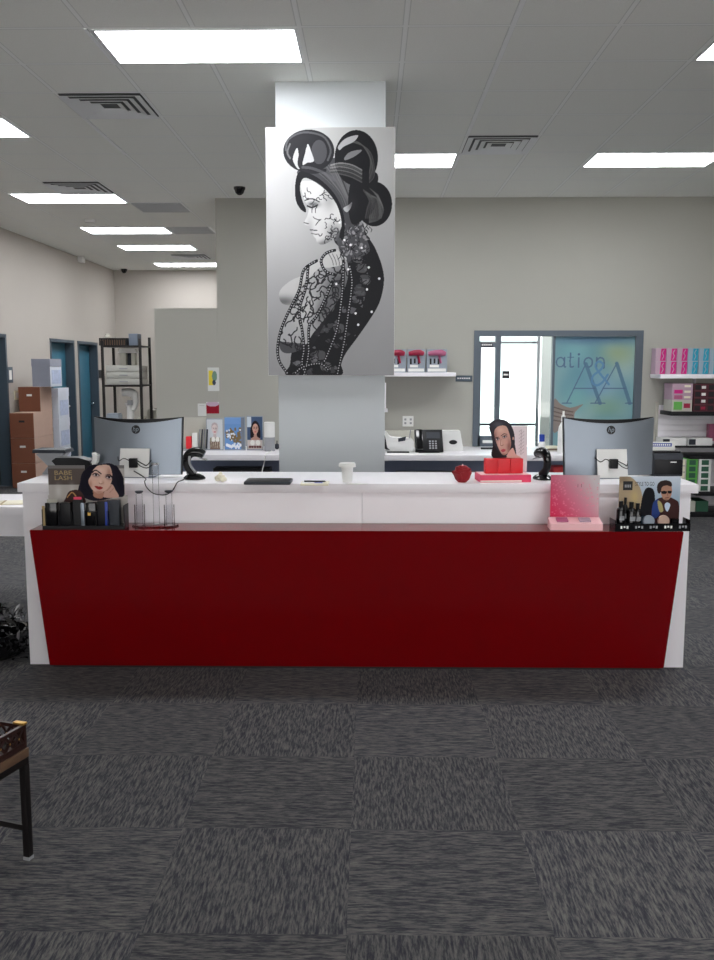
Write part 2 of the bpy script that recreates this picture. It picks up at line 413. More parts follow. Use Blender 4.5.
# back wall with storefront opening
wx0, wx1 = P(473, 400, YB).x, P(641, 400, YB).x; wz = P(500, 330.5, YB).z
mb = MB().box(XW, YB, 0, wx0, YB+.15, H).box(wx1, YB, 0, XR, YB+.15, H).box(wx0, YB, wz, wx1, YB+.15, H)
struct(mb.build('wall_back', 'wall_grey', smooth=0))
struct(MB().box(XW, YB+.15, 0, XW+.15, YF, H).build('wall_corridor', 'wall_beige', smooth=0))
hz = P(180, 308, YB).z
struct(MB().box(XH, YB, 0, XW, YB+.13, hz, .004).build('wall_low', 'wall_grey', smooth=0))
struct(MB().box(XL, .0, 0, XL+.012, d1[0]-.06, .1).box(XL, d1[1]+.06, 0, XL+.012, d2[0]-.06, .1).box(XL, d2[1]+.03, 0, XL+.012, d3[0]-.03, .1).build('baseboard_left', 'dark_grey'))
struct(MB().box(XW, YB-.012, 0, wx0, YB, .1).box(wx1, YB-.012, 0, XR, YB, .1).build('baseboard_back', 'dark_grey'))
for i, ((a, b), lm) in enumerate(zip((d1, d2, d3), ('dark_door', 'door_teal', 'door_teal'))):
    fr = MB(); x0, x1 = XL-.19, XL+.012
    fr.box(x0, a, 0, x1, a+.05, DT).box(x0, b-.05, 0, x1, b, DT).box(x0, a+.05, DT-.05, x1, b-.05, DT)
    d = struct(fr.build('door_%d' % (i+1), 'door_frame', smooth=0))
    MB().box(XL-.18, a+.052, .01, XL-.14, b-.052, DT-.052, .003).build('door_leaf', lm, d)
    if i: MB().tube([(XL-.14, b-.12, 1.02), (XL-.095, b-.12, 1.02)], .012).ball((XL-.08, b-.12, 1.02), .028, .028, .028).build('door_knob', 'chrome', d)
# column
cx0, cx1 = P(275.2, 90, 6.42).x, P(386, 90, 6.42).x
struct(MB().box(cx0, 6.42, 0, cx1, 6.42+.75, H, .004).build('wall_column', 'column_paint', smooth=0))
# ------------------------------------------------------------------ storefront window
win = struct(MB().box(wx0, YB-.01, 0, wx0+.065, YB+.14, wz).box(wx1-.085, YB-.01, 0, wx1, YB+.14, wz)
             .box(wx0+.065, YB-.01, wz-.065, wx1-.085, YB+.14, wz).box(wx0+.065, YB-.01, 0, wx1-.085, YB+.14, .1).build('window_1', 'alu_grey', smooth=0))
mx0, mx1 = P(495, 400, YB).x, P(500, 400, YB).x; px0, px1 = P(538, 400, YB).x, P(553.5, 400, YB).x
tz = P(485, 343, YB).z
MB().box(mx0, YB, .1, mx1, YB+.1, wz-.065).build('mullion', 'alu_grey', win, smooth=0)
MB().box(wx0+.065, YB, tz-.05, mx0, YB+.1, tz).build('transom', 'alu_grey', win, smooth=0)
MB().box(wx0+.065, YB+.02, .1, wx0+.09, YB+.07, tz-.05).box(wx0+.065, YB+.02, P(485, 447, YB).z, mx0, YB+.07, P(485, 436, YB).z).build('door_rail', 'alu_grey', win, smooth=0)
MB().box(mx1, YB+.06, .1, px1-.02, YB+.068, wz-.066).build('glass_pane', 'clear_glass', win, smooth=0)
MB().box(wx0+.07, YB+.042, .1, mx0, YB+.05, wz-.066).build('glass_pane', 'clear_glass', win, smooth=0)
MB().box(px1-.02, YB+.02, .1, px1+.01, YB+.1, wz-.066).build('mullion', 'alu_grey', win, smooth=0)
# outer entrance seen through the glass
YO = 12.2
def wxz(x, y): return P(x, y, YO)
gr = struct(MB().box(-2.2+1, YB+.15, -.12, 9, 40, 0).build('trim_1', 'ground_concrete', smooth=0)); gr['label'] = 'pale concrete paving outside the glass entrance'
ow = MB(); a = wxz(440, 343); b = wxz(537.5, 424)
ow.box(a.x, YO, 0, wxz(537.5, 400).x, YO+.05, .1)
ow.box(b.x-.022, YO, 0, b.x+.012, YO+.05, 2.5)
for yy, hh in ((342.5, .03), (424.5, .03)): z = wxz(500, yy).z; ow.box(a.x, YO, z-hh/2, b.x-.022, YO+.05, z+hh/2)
ow.box(a.x-.05, YO, 0, a.x, YO+.05, 2.5).box(a.x-.05, YO, 2.5, b.x+.012, YO+.05, 2.56)
o = struct(ow.build('window_2', 'dark_grey', smooth=0))
MB().box(a.x, YO+.02, .1, b.x-.022, YO+.026, 2.5).build('glass_pane', 'clear_glass', o, smooth=0)
struct(MB().box(wxz(539, 400).x, YO-.1, 0, wxz(600, 400).x+.6, YO+.2, 2.9).build('wall_outer', 'white_plastic', smooth=0))
# sign on the glass and the small one on the transom
p = P(502.3, 378.5, YB+.05); q = P(509.5, 371, YB+.05)
s = MB().box(p.x, YB+.05, p.z, q.x, YB+.058, q.z); s.box(p.x+.012, YB+.049, p.z+.035, q.x-.012, YB+.05, p.z+.055, mi=1)
tag(s.build('door_sign', ['ink', 'label_white'], smooth=0), 'small square black sign stuck on the bright glass pane', 'sign')
p = P(481, 347, YB-.012); q = P(493, 343, YB-.012)
s = MB().box(p.x, YB-.014, p.z, q.x, YB-.001, q.z, mi=0)
for k in range(5): s.box(p.x+.01+k*.025, YB-.016, p.z+.018, p.x+.026+k*.025, YB-.014, q.z-.012, mi=1)
tag(s.build('header_sign', ['dark_grey', 'label_white'], smooth=0), 'narrow dark plate with pale marks above the glass door', 'sign')
# window mural (film on the right pane)
m0, m1 = px1+.012, wx1-.087
w0, h0 = 298., 400.   # art in crop px: x 340..665, y 45..
A = Art(340, 40, 668, 725, 200, (84, 138, 148))
n = lambda s_, o_: np.sin(A.X/s_+o_)*np.cos(A.Y/(s_*1.3)+o_*2.1)
base = np.array((124., 160., 166.)); g = (n(60, .4)+n(34, 1.7)*.6+n(21, 3)*.35)
A.C = base+g[..., None]*np.array((16, 10, 6.))
A.blob(600, 110, 90, 60, (150, 160, 110), .6); A.blob(530, 250, 80, 50, (110, 150, 190), .5); A.blob(420, 100, 70, 50, (110, 168, 176), .5)
A.blob(560, 330, 90, 50, (130, 160, 120), .5); A.blob(430, 300, 60, 60, (120, 175, 170), .5); A.blob(500, 50, 240, 26, (80, 110, 138), .8)
A.poly([(340, 300), (370, 318), (410, 332), (462, 318), (430, 350), (420, 392), (370, 420), (340, 430)], (140, 118, 108), .8)
for k in range(4): A.stroke([(340, 330+k*18), (380, 342+k*16), (420, 350+k*14)], 5, (80, 66, 66), .6)
ik = (84, 104, 132)
def let_a(x, y, r): A.stroke([(x+r*math.cos(t)*.85, y+r*math.sin(t)) for t in np.linspace(0, 2*PI, 14)], 5.5, ik, .85); A.stroke([(x+r*.9, y-r), (x+r*.9, y+r), (x+r*1.2, y+r)], 6, ik, .85, False)
let_a(362, 145, 19)
A.stroke([(403, 108), (403, 158), (409, 165), (416, 163)], 6.5, ik, .85); A.stroke([(392, 125), (417, 125)], 4, ik, .85, False)
A.stroke([(438, 128), (438, 165)], 7, ik, .85, False); A.ell(438, 113, 5, 5, ik)
A.stroke([(478+17*math.cos(t), 146+19*math.sin(t)) for t in np.linspace(0, 2*PI, 16)], 6.5, ik, .85)
A.stroke([(512, 127), (512, 168)], 7, ik, .85, False); A.stroke([(512, 138), (524, 127), (538, 130), (543, 142), (543, 170)], 6, ik, .85)
def big_A(xl, xa, xr, yt, yb):
    A.stroke([(xl, yb), (xa, yt)], 5, ik, .8, False); A.stroke([(xa, yt), (xr, yb)], 15, (84, 116, 138), .85, False)
    A.stroke([(xl+(xa-xl)*.38, yb-(yb-yt)*.38), (xr-(xr-xa)*.36, yb-(yb-yt)*.38)], 5, ik, .8, False)
    for x in (xl, xr): A.stroke([(x-18, yb), (x+20, yb)], 5, ik, .8, False)
big_A(393, 468, 532, 152, 314); big_A(511, 596, 656, 150, 314)
A.stroke([(566, 236), (520, 182), (508, 158), (522, 142), (540, 156), (528, 178), (500, 200), (496, 226), (516, 240), (540, 226), (560, 196)], 9, (92, 134, 170), .9)
mu = thing('window_mural', 'teal printed mural with lettering filling the right window pane', 'mural', ((m0+m1)/2, YB+.03, .1))
MB().box(-(m1-m0)/2, .0, 0, (m1-m0)/2, .006, wz-.066-.1-.002).build('backing', 'grey_plastic', mu, smooth=0)
A.build('print', m1-m0, wz-.068-.1, mu, y=-.001, z=0)
# dark little plaque between shelf and window, wall signs, switches, outlet
def plate(name, x0, y0, x1, y1, Y, mats, label, cat, th=.01, extra=None):
    p = P(x0, y1, Y); q = P(x1, y0, Y); s = MB().box(p.x, Y-th, p.z, q.x, Y-.0005, q.z, .002)
    if extra: extra(s, p, q, Y-th-.0008)
    return tag(s.build(name, mats, smooth=0), label, cat)
def ex(s, p, q, y): s.text('~~~~~', (q.z-p.z)*.3, (p.x+q.x)/2, (p.z+q.z)/2, y, 1, (q.x-p.x)*.7)
plate('wall_plaque', 455.5, 375.5, 472.3, 381.5, YB, ['sign_grey', 'label_white'], 'dark narrow plaque on the wall beside the window frame', 'sign', .012,
      lambda s, p, q, y: [s.box(p.x+.02+k*.026, y, p.z+.03, p.x+.038+k*.026, y+.001, p.z+.045, mi=1) for k in range(6)])
def outl(s, p, q, y):
    cx = (p.x+q.x)/2; cz = (p.z+q.z)/2
    for dx in (-.032, .032):
        for dz in (-.022, .022): s.box(cx+dx-.012, y, cz+dz-.012, cx+dx+.012, y+.001, cz+dz+.012, mi=1)
plate('wall_outlet', 402.5, 416, 413.5, 426.5, YB, ['white_plastic', 'grey_plastic'], 'white double power outlet on wall above the desk phones', 'outlet', .008, outl)
def lplate(name, x0, y0, x1, y1, mats, label, cat, th=.015, inner=None):
    a = W(x0, y1, XL); b = W(x1, y0, XL); s = MB().box(XL+.0005, a.y, a.z, XL+th, b.y, b.z, .002)
    if inner: s.box(XL+th, a.y+(b.y-a.y)*.25, a.z+(b.z-a.z)*.2, XL+th+.001, a.y+(b.y-a.y)*.75, a.z+(b.z-a.z)*.8, mi=1)
    return tag(s.build(name, mats, smooth=0), label, cat)
lplate('door_sign', 7.2, 367, 11.6, 383, ['sign_grey', 'label_white'], 'upright blue-grey room sign beside the door at the left edge', 'sign', inner=1)
lplate('light_switch', 14, 390.5, 18.5, 400, ['cream', 'white_plastic'], 'cream light switch plate on left wall above brown boxes', 'switch', inner=1)
lplate('door_sign', 98.7, 370, 101.8, 378, ['ink', 'label_white'], 'tiny black sign on wall right of the farthest teal door', 'sign', inner=None)
a = W(77.5, 262, XL); tag(MB().box(XL+.001, a.y, a.z, XL+.09, a.y+.16, a.z+.2, .01).build('wall_sensor', 'white_plastic'), 'small white alarm box high on the left wall', 'sensor')
# ------------------------------------------------------------------ ceiling fittings
def light_unit(k, j, lab, w=2):
    t = thing('ceiling_light', lab, 'ceiling light', (TX+TS*j+TS*w/2, TY+TS*k+TS/2, H), 0, 'flat panel lights in the ceiling')
    return t
t0 = light_unit(0, 0, 'large bright ceiling panel nearest the camera, left of the column')
fw, fd = TS-.012, TS/2-.012
MB().box(-fw, -fd, -.008, fw, -fd+.02, -.0005).box(-fw, fd-.02, -.008, fw, fd, -.0005).box(-fw, -fd+.02, -.008, -fw+.02, fd-.02, -.0005).box(fw-.02, -fd+.02, -.008, fw, fd-.02, -.0005).build('frame', 'tee', t0, smooth=0)
MB().box(-fw+.02, -fd+.02, -.005, fw-.02, fd-.02, -.001).build('diffuser', 'lamp', t0, smooth=0)
for k, j, lab in ((5, 2, 'bright ceiling panel just right of the hanging portrait'), (5, 6, 'wide bright ceiling panel above the storefront window, right side'),
                  (0, 6, 'bright ceiling panel cut by the right edge, near top corner'), (3, -4, 'bright ceiling panel cut by the left edge'),
                  (8, -4, 'largest whole panel in the far-left row of ceiling lights'), (12, -4, 'second panel in the far-left row, beyond the largest whole one'),
                  (15, -4, 'third panel in the far-left row, last but one before the far wall'), (19, -4, 'farthest ceiling panel, against the far left wall')):
    place_copy(t0, (TX+TS*j+TS, TY+TS*k+TS/2, H), 0, lab)
for k, j in ((-5, 6),):
    place_copy(t0, (TX+TS*j+TS, TY+TS*k+TS/2, H), 0, 'ceiling panel light overhead, out of the picture above the camera', 'overhead panels out of view')
def vent(k, j, lab):
    t = thing('ceiling_vent', lab, 'vent', (TX+TS*j+TS/2, TY+TS*k+TS/2, H), 0, 'square ceiling air vents')
    return t
v0 = vent(2, -1, 'square louvred air vent left of the nearest bright panel')
h = TS/2-.012
MB().box(-h, -h, -.006, h, h, -.001).build('backing', 'vent_dark', v0, smooth=0)
def ring(r0, r1, z0, z1):
    s = MB(); c = [(-1, -1), (1, -1), (1, 1), (-1, 1)]
    vs = [(x*r0, y*r0, z0) for x, y in c]+[(x*r1, y*r1, z1) for x, y in c]+[(x*r0, y*r0, z0+.004) for x, y in c]+[(x*r1, y*r1, z1+.004) for x, y in c]
    f = []
    for i in range(4):
        j = (i+1) % 4; f += [(i, j, 4+j, 4+i), (8+i, 12+i, 12+j, 8+j), (4+i, 4+j, 12+j, 12+i), (i, 8+i, 8+j, j)]
    s._add(vs, f); return s
for r0, r1 in ((h, h-.05), (h-.065, h-.11), (h-.125, h-.17), (h-.185, h-.23)):
    ring(r0, r1, -.022, -.007).build('louvre', 'vent_white', v0, smooth=0)
for k, j, lab in ((7, -3, 'louvred air vent just behind the largest far-left light panel'), (4, 4, 'louvred air vent right of the hanging portrait'), (17, -3, 'tiny far air vent near the last ceiling lights')):
    place_copy(v0, (TX+TS*j+TS/2, TY+TS*k+TS/2, H), 0, lab)
for k, j, lab in ((9, -2, 'plain grey return tile right of the largest far-left light'), (12, -2, 'plain grey return tile touching the second far-left light')):
    s = MB().box(-h, -h, -.012, h, h, -.001)
    for q in range(9): s.box(-h+.02, -h+.04+q*.062, -.018, h-.02, -h+.046+q*.062, -.012)
    tag(s.build('return_grille', 'return_grey', loc=(TX+TS*j+TS/2, TY+TS*k+TS/2, H), smooth=0), lab, 'grille', 'grey return air grilles')
# extra white strips imitating daylight glints on the ceiling grid
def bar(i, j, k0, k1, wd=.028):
    x = TX+TS*j; o = struct(MB().box(x-wd/2, TY+TS*k0, H-.008, x+wd/2, TY+TS*k1, H-.0005).build('trim_%d' % i, 'tee', smooth=0)); o['label'] = 'white strip imitating a daylight glint on the ceiling grid'
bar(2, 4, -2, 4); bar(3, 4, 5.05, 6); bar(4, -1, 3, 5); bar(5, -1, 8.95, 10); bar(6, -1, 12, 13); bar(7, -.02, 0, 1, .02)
def dome(px, py, lab, r=.055):
    q = G(px, py, H-.03); tag(MB().lathe([(0, 0), (r*1.15, 0), (r*1.15, -.02), (r, -.03), (r*.8, -.06), (r*.4, -.08), (0, -.085)], (q.x, q.y, H-.0008)).build('security_camera', 'black_gloss'), lab, 'security camera')
dome(239.5, 190, 'small black dome camera on ceiling left of the portrait'); dome(124, 270.5, 'tiny dark dome camera in the far left ceiling corner')
q = G(90, 222, H-.03); tag(MB().cyl((q.x, q.y, H), .07, -.04, -.001).build('smoke_detector', 'white_plastic'), 'round white smoke detector beside the second far-left light', 'detector')
# ================================================================== RECEPTION COUNTER
YC = 4.945; ZT = 1.047; ZL = .823
cl, cr = P(22.3, 493, YC).x, P(691, 493, YC).x
sl, sr = P(17, 483.5, 4.92).x, P(699, 483.5, 4.92).x
cn = thing('reception_counter', 'long white reception counter with slanted glossy red front', 'counter', (0, YC, 0))
def CB(*a, **k): a = list(a); a[1] -= YC; a[4] -= YC; return MB().box(*a, **k)
CB(cl, YC, 0, 0-.05, YC+.03, ZT-.052, bev=.002).build('front_panel', 'white_laminate', cn)
CB(-.048, YC, 0, cr, YC+.03, ZT-.052, bev=.002).build('front_panel', 'white_laminate', cn)
CB(cl, YC+.031, 0, cl+.04, 5.46, ZT-.052).build('side_panel', 'white_laminate', cn)
CB(cr-.04, YC+.031, 0, cr, 5.46, ZT-.052).build('side_panel', 'white_laminate', cn)
CB(sl, 4.92, ZT-.05, sr, 5.49, ZT, bev=.003).build('countertop', 'white_laminate', cn)
tl, tr = P(29.3, 531, 4.70).x, P(684, 531, 4.70).x; bl, brr = P(50, 669, 4.90).x, P(663.5, 669, 4.90).x
mb = MB(); y0, y1, y2 = 4.70-YC, 4.895-YC, -.002
zb = .012
vs = [(tl, y0, ZL), (tr, y0, ZL), (brr, y1, zb), (bl, y1, zb), (tl, y2, ZL), (tr, y2, ZL), (brr, y2, zb), (bl, y2, zb)]
_, fs = mb._add(vs, [(0, 1, 5, 4), (0, 3, 2, 1), (3, 7, 6, 2), (0, 4, 7, 3), (1, 2, 6, 5), (4, 5, 6, 7)])
bmesh.ops.bevel(mb.bm, geom=list(mb.bm.edges), offset=.003, segments=2, affect='EDGES')
r_ = mb.build('red_front', 'red_gloss', cn); r_['label'] = 'glossy red trapezoid front leaning outwards with a ledge on top'
CB(bl+.02, 4.905, .0, brr-.02, YC-.003, .012).build('plinth', 'ink', cn)
# ================================================================== HANGING PORTRAIT
def canvas_art():
    A = Art(25, 38, 692, 1297, 330, (178, 178, 178))
    X = 360+(A.X-360)*1.0; V = (A.Y-38)/1260
    g = 172+16*np.exp(-((A.X-120)/240)**2-((A.Y-520)/330)**2)-26*V+8*np.exp(-((A.X-80)/100)**2-((A.Y-80)/80)**2)  # print background, with uneven room light on the canvas mixed into its tones
    A.C[:] = np.stack([g, g, g+2*V], -1)
    A.X = 360+(A.X-360)*(1-.035*V)
    # searchsorted in stroke() needs a regular grid: keep rows' mean spread
    return A
A = canvas_art(); A.X = np.tile(np.linspace(25, 692, A.nx), (A.ny, 1))
D = 34
body = spline([(415, 470), (470, 470), (520, 500), (545, 570), (590, 640), (628, 737), (637, 817), (615, 917), (570, 997), (500, 1097), (440, 1177), (412, 1237), (400, 1300), (130, 1300), (140, 1240), (160, 1150), (260, 1000), (380, 800), (420, 680), (405, 640), (375, 590)], True, 6)
bm_ = A._in(body); A.fill(bm_, (24, 24, 28))
# mottled lace over the back
for _ in range(150):
    x, y = rng.uniform(150, 640), rng.uniform(500, 1290); d = np.hypot(x-520, (y-800)*.5)
    r = rng.uniform(8, 22); m = A._in([(x+r*math.cos(t)*(1+.4*math.sin(3*t+x)), y+r*.8*math.sin(t)) for t in np.linspace(0, 2*PI, 12)[:-1]]) & bm_
    edge = A.X > 560-(abs(A.Y-800)*.25)
    A.fill(m & ~edge, (108, 108, 112) if rng.random() < .5 else (72, 72, 76), .75)
for x, y, c in ((410, 510, 150), (440, 600, 140), (470, 640, 150), (500, 690, 120), (520, 740, 118), (540, 800, 105), (510, 860, 92), (440, 560, 130), (470, 540, 120), (300, 1190, 120), (330, 1250, 140), (400, 1050, 120), (350, 940, 110), (300, 1050, 90)):
    m = A._in(spline([(x-26, y-20), (x+24, y-16), (x+20, y+24), (x-22, y+20)], True, 4)) & bm_; A.fill(m, (c, c, c+2), .55)
for _ in range(210):
    x, y = rng.uniform(160, 610), rng.uniform(500, 1290); t = rng.uniform(0, 2*PI); pts = [(x, y)]
    for k in range(4): t += rng.uniform(-1.3, 1.3); x += 13*math.cos(t); y += 13*math.sin(t); pts.append((x, y))
    A.stroke(pts, 5, (22, 22, 26), .9, True, bm_)
A.poly([(150, 1160), (240, 1090), (330, 960), (370, 870), (390, 900), (340, 1000), (280, 1110), (230, 1170)], (30, 30, 34), .8)
# far arm
fa = A.poly([(85, 880), (100, 845), (150, 805), (215, 775), (262, 720), (330, 690), (420, 680), (440, 705), (400, 770), (300, 800), (240, 840), (195, 905), (150, 932), (100, 922)], (190, 190, 190))
A.blob(110, 915, 90, 34, (96, 96, 98), .9, 0, fa); A.blob(250, 840, 50, 40, (110, 110, 112), .6, 0, fa)
# near arm with lace
arm = spline([(300, 740), (360, 700), (430, 690), (450, 760), (430, 850), (380, 930), (320, 1010), (262, 1080), (215, 1150), (150, 1180), (100, 1175), (82, 1130), (92, 1050), (140, 950), (190, 860), (240, 800)], True, 6)
am_ = A._in(arm); A.fill(am_, (164, 164, 166)); A.blob(230, 960, 60, 110, (200, 200, 200), .6, .4, am_); 
low = am_ & (A.Y > 1120+(A.X-90)*.1); A.fill(low, (48, 48, 52), .8)
A.blob(400, 840, 90, 130, (60, 60, 64), .85, .3, am_); A.blob(330, 960, 60, 90, (60, 60, 64), .7, .5, am_)
for _ in range(130):
    x, y = rng.uniform(95, 430), rng.uniform(700, 1170); t = rng.uniform(0, 2*PI); pts = [(x, y)]
    for k in range(5): t += rng.uniform(-1.1, 1.1); x += 14*math.cos(t); y += 14*math.sin(t); pts.append((x, y))
    A.stroke(pts, 7, (34, 34, 38), .92, True, am_)
# hand
A.poly([(300, 715), (340, 668), (390, 650), (425, 690), (428, 720), (380, 735), (330, 740)], (186, 186, 186))
for k in range(4): A.stroke([(345+k*22, 665+k*5), (365+k*18, 700+k*3), (372+k*16, 728)], 4, (70, 70, 72), .8)
# neck and face
A.poly([(385, 560), (425, 470), (500, 470), (540, 580), (560, 660), (480, 690), (420, 680), (400, 640)], (70, 70, 74))
for _ in range(60):
    x, y = rng.uniform(410, 560), rng.uniform(490, 690); A.ell(x, y, rng.uniform(3, 9), rng.uniform(4, 12), (150, 150, 152), .7, rng.uniform(0, 3))
for _ in range(40):
    x, y = rng.uniform(400, 560), rng.uniform(490, 690); A.stroke([(x, y), (x+rng.uniform(-16, 16), y+14), (x+rng.uniform(-16, 16), y+26)], 4, (26, 26, 30), .9)
fm = A.poly([(212, 305), (300, 312), (360, 370), (410, 450), (418, 520), (388, 578), (350, 610), (312, 624), (288, 612), (280, 592), (268, 578), (262, 556), (250, 534), (220, 516), (236, 480), (244, 440), (226, 405), (208, 350)], (206, 206, 206)); A.blob(330, 615, 80, 22, (100, 100, 102), .8, -.3, fm); A.blob(250, 540, 22, 60, (150, 150, 152), .5, 0, fm)
A.blob(380, 560, 50, 50, (110, 110, 112), .7); A.blob(270, 420, 40, 18, (80, 80, 84), .8); A.blob(350, 400, 40, 60, (130, 130, 132), .5)
A.stroke([(238, 428), (262, 436), (290, 424)], 8, (36, 36, 40)); A.stroke([(226, 400), (262, 392), (300, 408)], 6, (40, 40, 44))
A.stroke([(220, 512), (244, 518)], 5, (90, 90, 92)); A.stroke([(252, 548), (286, 552)], 6, (80, 80, 82)); A.stroke([(258, 566), (284, 572)], 5, (110, 110, 112))
for _ in range(34):
    if rng.random() < .55: x, y = rng.uniform(300, 405), rng.uniform(470, 600)
    else: x, y = rng.uniform(215, 360), rng.uniform(310, 430)
    t = rng.uniform(0, 2*PI); pts = [(x, y)]
    for k in range(4): t += rng.uniform(-1.4, 1.4); x += 10*math.cos(t); y += 10*math.sin(t); pts.append((x, y))
    A.stroke(pts, 4.5, (40, 40, 44), .85, True, fm)
# hair
A.poly([(190, 250), (280, 200), (380, 190), (480, 260), (520, 320), (520, 420), (500, 500), (440, 520), (410, 460), (370, 390), (310, 330), (240, 290), (200, 285)], (66, 66, 70))
for k in range(16):
    c = rng.uniform(44, 118); A.stroke([(250+k*14, 235-k*1.5), (320+k*10, 280+k*2), (400+k*6, 360+k*4), (438+k*4, 450+k*2)], 7, (c, c, c+2), .7)
A.ell(492, 190, 112, 138, (18, 18, 22)); A.ell(586, 420, 92, 112, (20, 20, 24)); A.poly([(480, 280), (590, 260), (600, 330), (540, 480), (470, 520), (450, 400)], (22, 22, 26))
for k in range(12): A.stroke([(560+4*k, 340+k*3), (600+k*3, 380+k*6), (590+k*2, 440+k*5), (560, 480+k*3)], 5, (60+k*4,)*3, .5)
for k in range(14): A.stroke([(430+k*3, 120-k*2), (500+k*5, 110+k*4), (560+k*2, 180+k*7), (560, 260+k*4)], 4, (52+(k*37) % 44,)*3, .55)
A.poly([(400, 130), (440, 92), (500, 78), (480, 108), (430, 132), (405, 150)], (160, 160, 162)); A.poly([(430, 190), (460, 160), (520, 150), (490, 178), (440, 200)], (110, 110, 112))
for k in range(7): c = (150, 96, 130, 70, 110, 60, 90)[k]; A.stroke([(360, 225+k*7), (410, 215+k*9), (470, 225+k*10), (520, 250+k*10)], 7, (c, c, c), .7)
for k in range(9): c = rng.uniform(58, 92); A.stroke([(530+k*6, 350+k*4), (560+k*6, 400), (550+k*9, 440+k*4), (540+k*10, 490)], 8, (c, c, c), .5)
ringm = A.ell(247, 155, 132, 106, (30, 30, 34)); A.ell(300, 160, 40, 60, (76, 76, 80), .8)
A.poly([(165, 200), (172, 165), (188, 140), (196, 190), (200, 240), (185, 238)], (176, 176, 178)); A.poly([(214, 222), (228, 165), (242, 120), (262, 165), (272, 205), (240, 212)], (184, 184, 186))
A.stroke([(128, 150), (140, 100), (200, 66), (270, 66), (330, 90), (360, 150), (345, 200)], 10, (96, 96, 100), .7); A.stroke([(150, 190), (136, 160), (150, 120)], 9, (120, 120, 122), .7)
A.stroke([(230, 130), (205, 170), (200, 230), (260, 260), (330, 250)], 16, (34, 34, 38)); A.stroke([(215, 235), (260, 240), (320, 262), (380, 300)], 14, (90, 90, 94), .7)
A.poly([(192, 262), (174, 330), (178, 400), (200, 442), (226, 460), (230, 444), (212, 400), (200, 340), (212, 296), (240, 290), (300, 318), (360, 378), (398, 440), (416, 520), (404, 580), (425, 600), (432, 520), (420, 450), (380, 370), (310, 300), (240, 262)], (24, 24, 28))
A.poly([(425, 440), (450, 425), (470, 410), (462, 440), (442, 460)], (176, 176, 178)); A.blob(470, 420, 30, 50, (40, 40, 44), .6)
# bead strands
def beads(pts, off=637, w=15):
    pts = spline([(x, y+off) for x, y in pts], k=8); A.stroke(pts, w, (20, 20, 24), .95, False)
    acc = 0; last = np.array(pts[0])
    for q in pts[1:]:
        q = np.array(q); seg = q-last; L = np.hypot(*seg); t = 14-acc
        while t < L: c = last+seg*(t/L); A.ell(c[0]-1, c[1]-1, 3.2, 3.2, (170, 170, 174)); t += 14
        acc = L-(t-14); last = q
for st in ([(380, 15), (335, 30), (308, 70), (330, 120), (380, 140)], [(285, 68), (218, 115), (190, 220), (130, 340), (92, 430), (75, 520), (85, 590), (132, 658)],
           [(240, 95), (228, 200), (192, 320), (205, 420), (215, 520), (205, 600), (225, 658)], [(365, 175), (330, 260), (285, 350), (245, 400), (240, 480), (238, 560), (215, 658)],
           [(425, 70), (420, 220), (395, 400), (362, 500), (320, 595)], [(455, 85), (470, 180), (452, 330), (432, 470), (408, 585), (392, 658)], [(160, 658), (205, 620), (300, 600), (350, 640)]): beads(st)
for x, y in ((557, 740), (612, 797), (548, 852), (573, 967), (488, 975), (502, 1034), (450, 749), (387, 824), (405, 512), (520, 640), (462, 625), (430, 600)): A.ell(x, y, 6, 6, (230, 230, 232))
cxl, cxr = P(265.3, 127, 6.36).x, P(395.5, 127, 6.36).x; czt = P(330, 127, 6.36).z; czb = P(330, 375.5, 6.36).z
cv = thing('canvas_portrait', 'tall black-and-white portrait of a woman in lace, hung on the column', 'picture', ((cxl+cxr)/2, 6.36, czb))
hw = (cxr-cxl)/2
MB().box(-hw, 0, 0, hw, .0595, czt-czb, .003).build('canvas', 'white_plastic', cv)
A.build('print', 2*hw-.004, czt-czb-.004, cv, 'print_satin', y=-.001, z=.002)
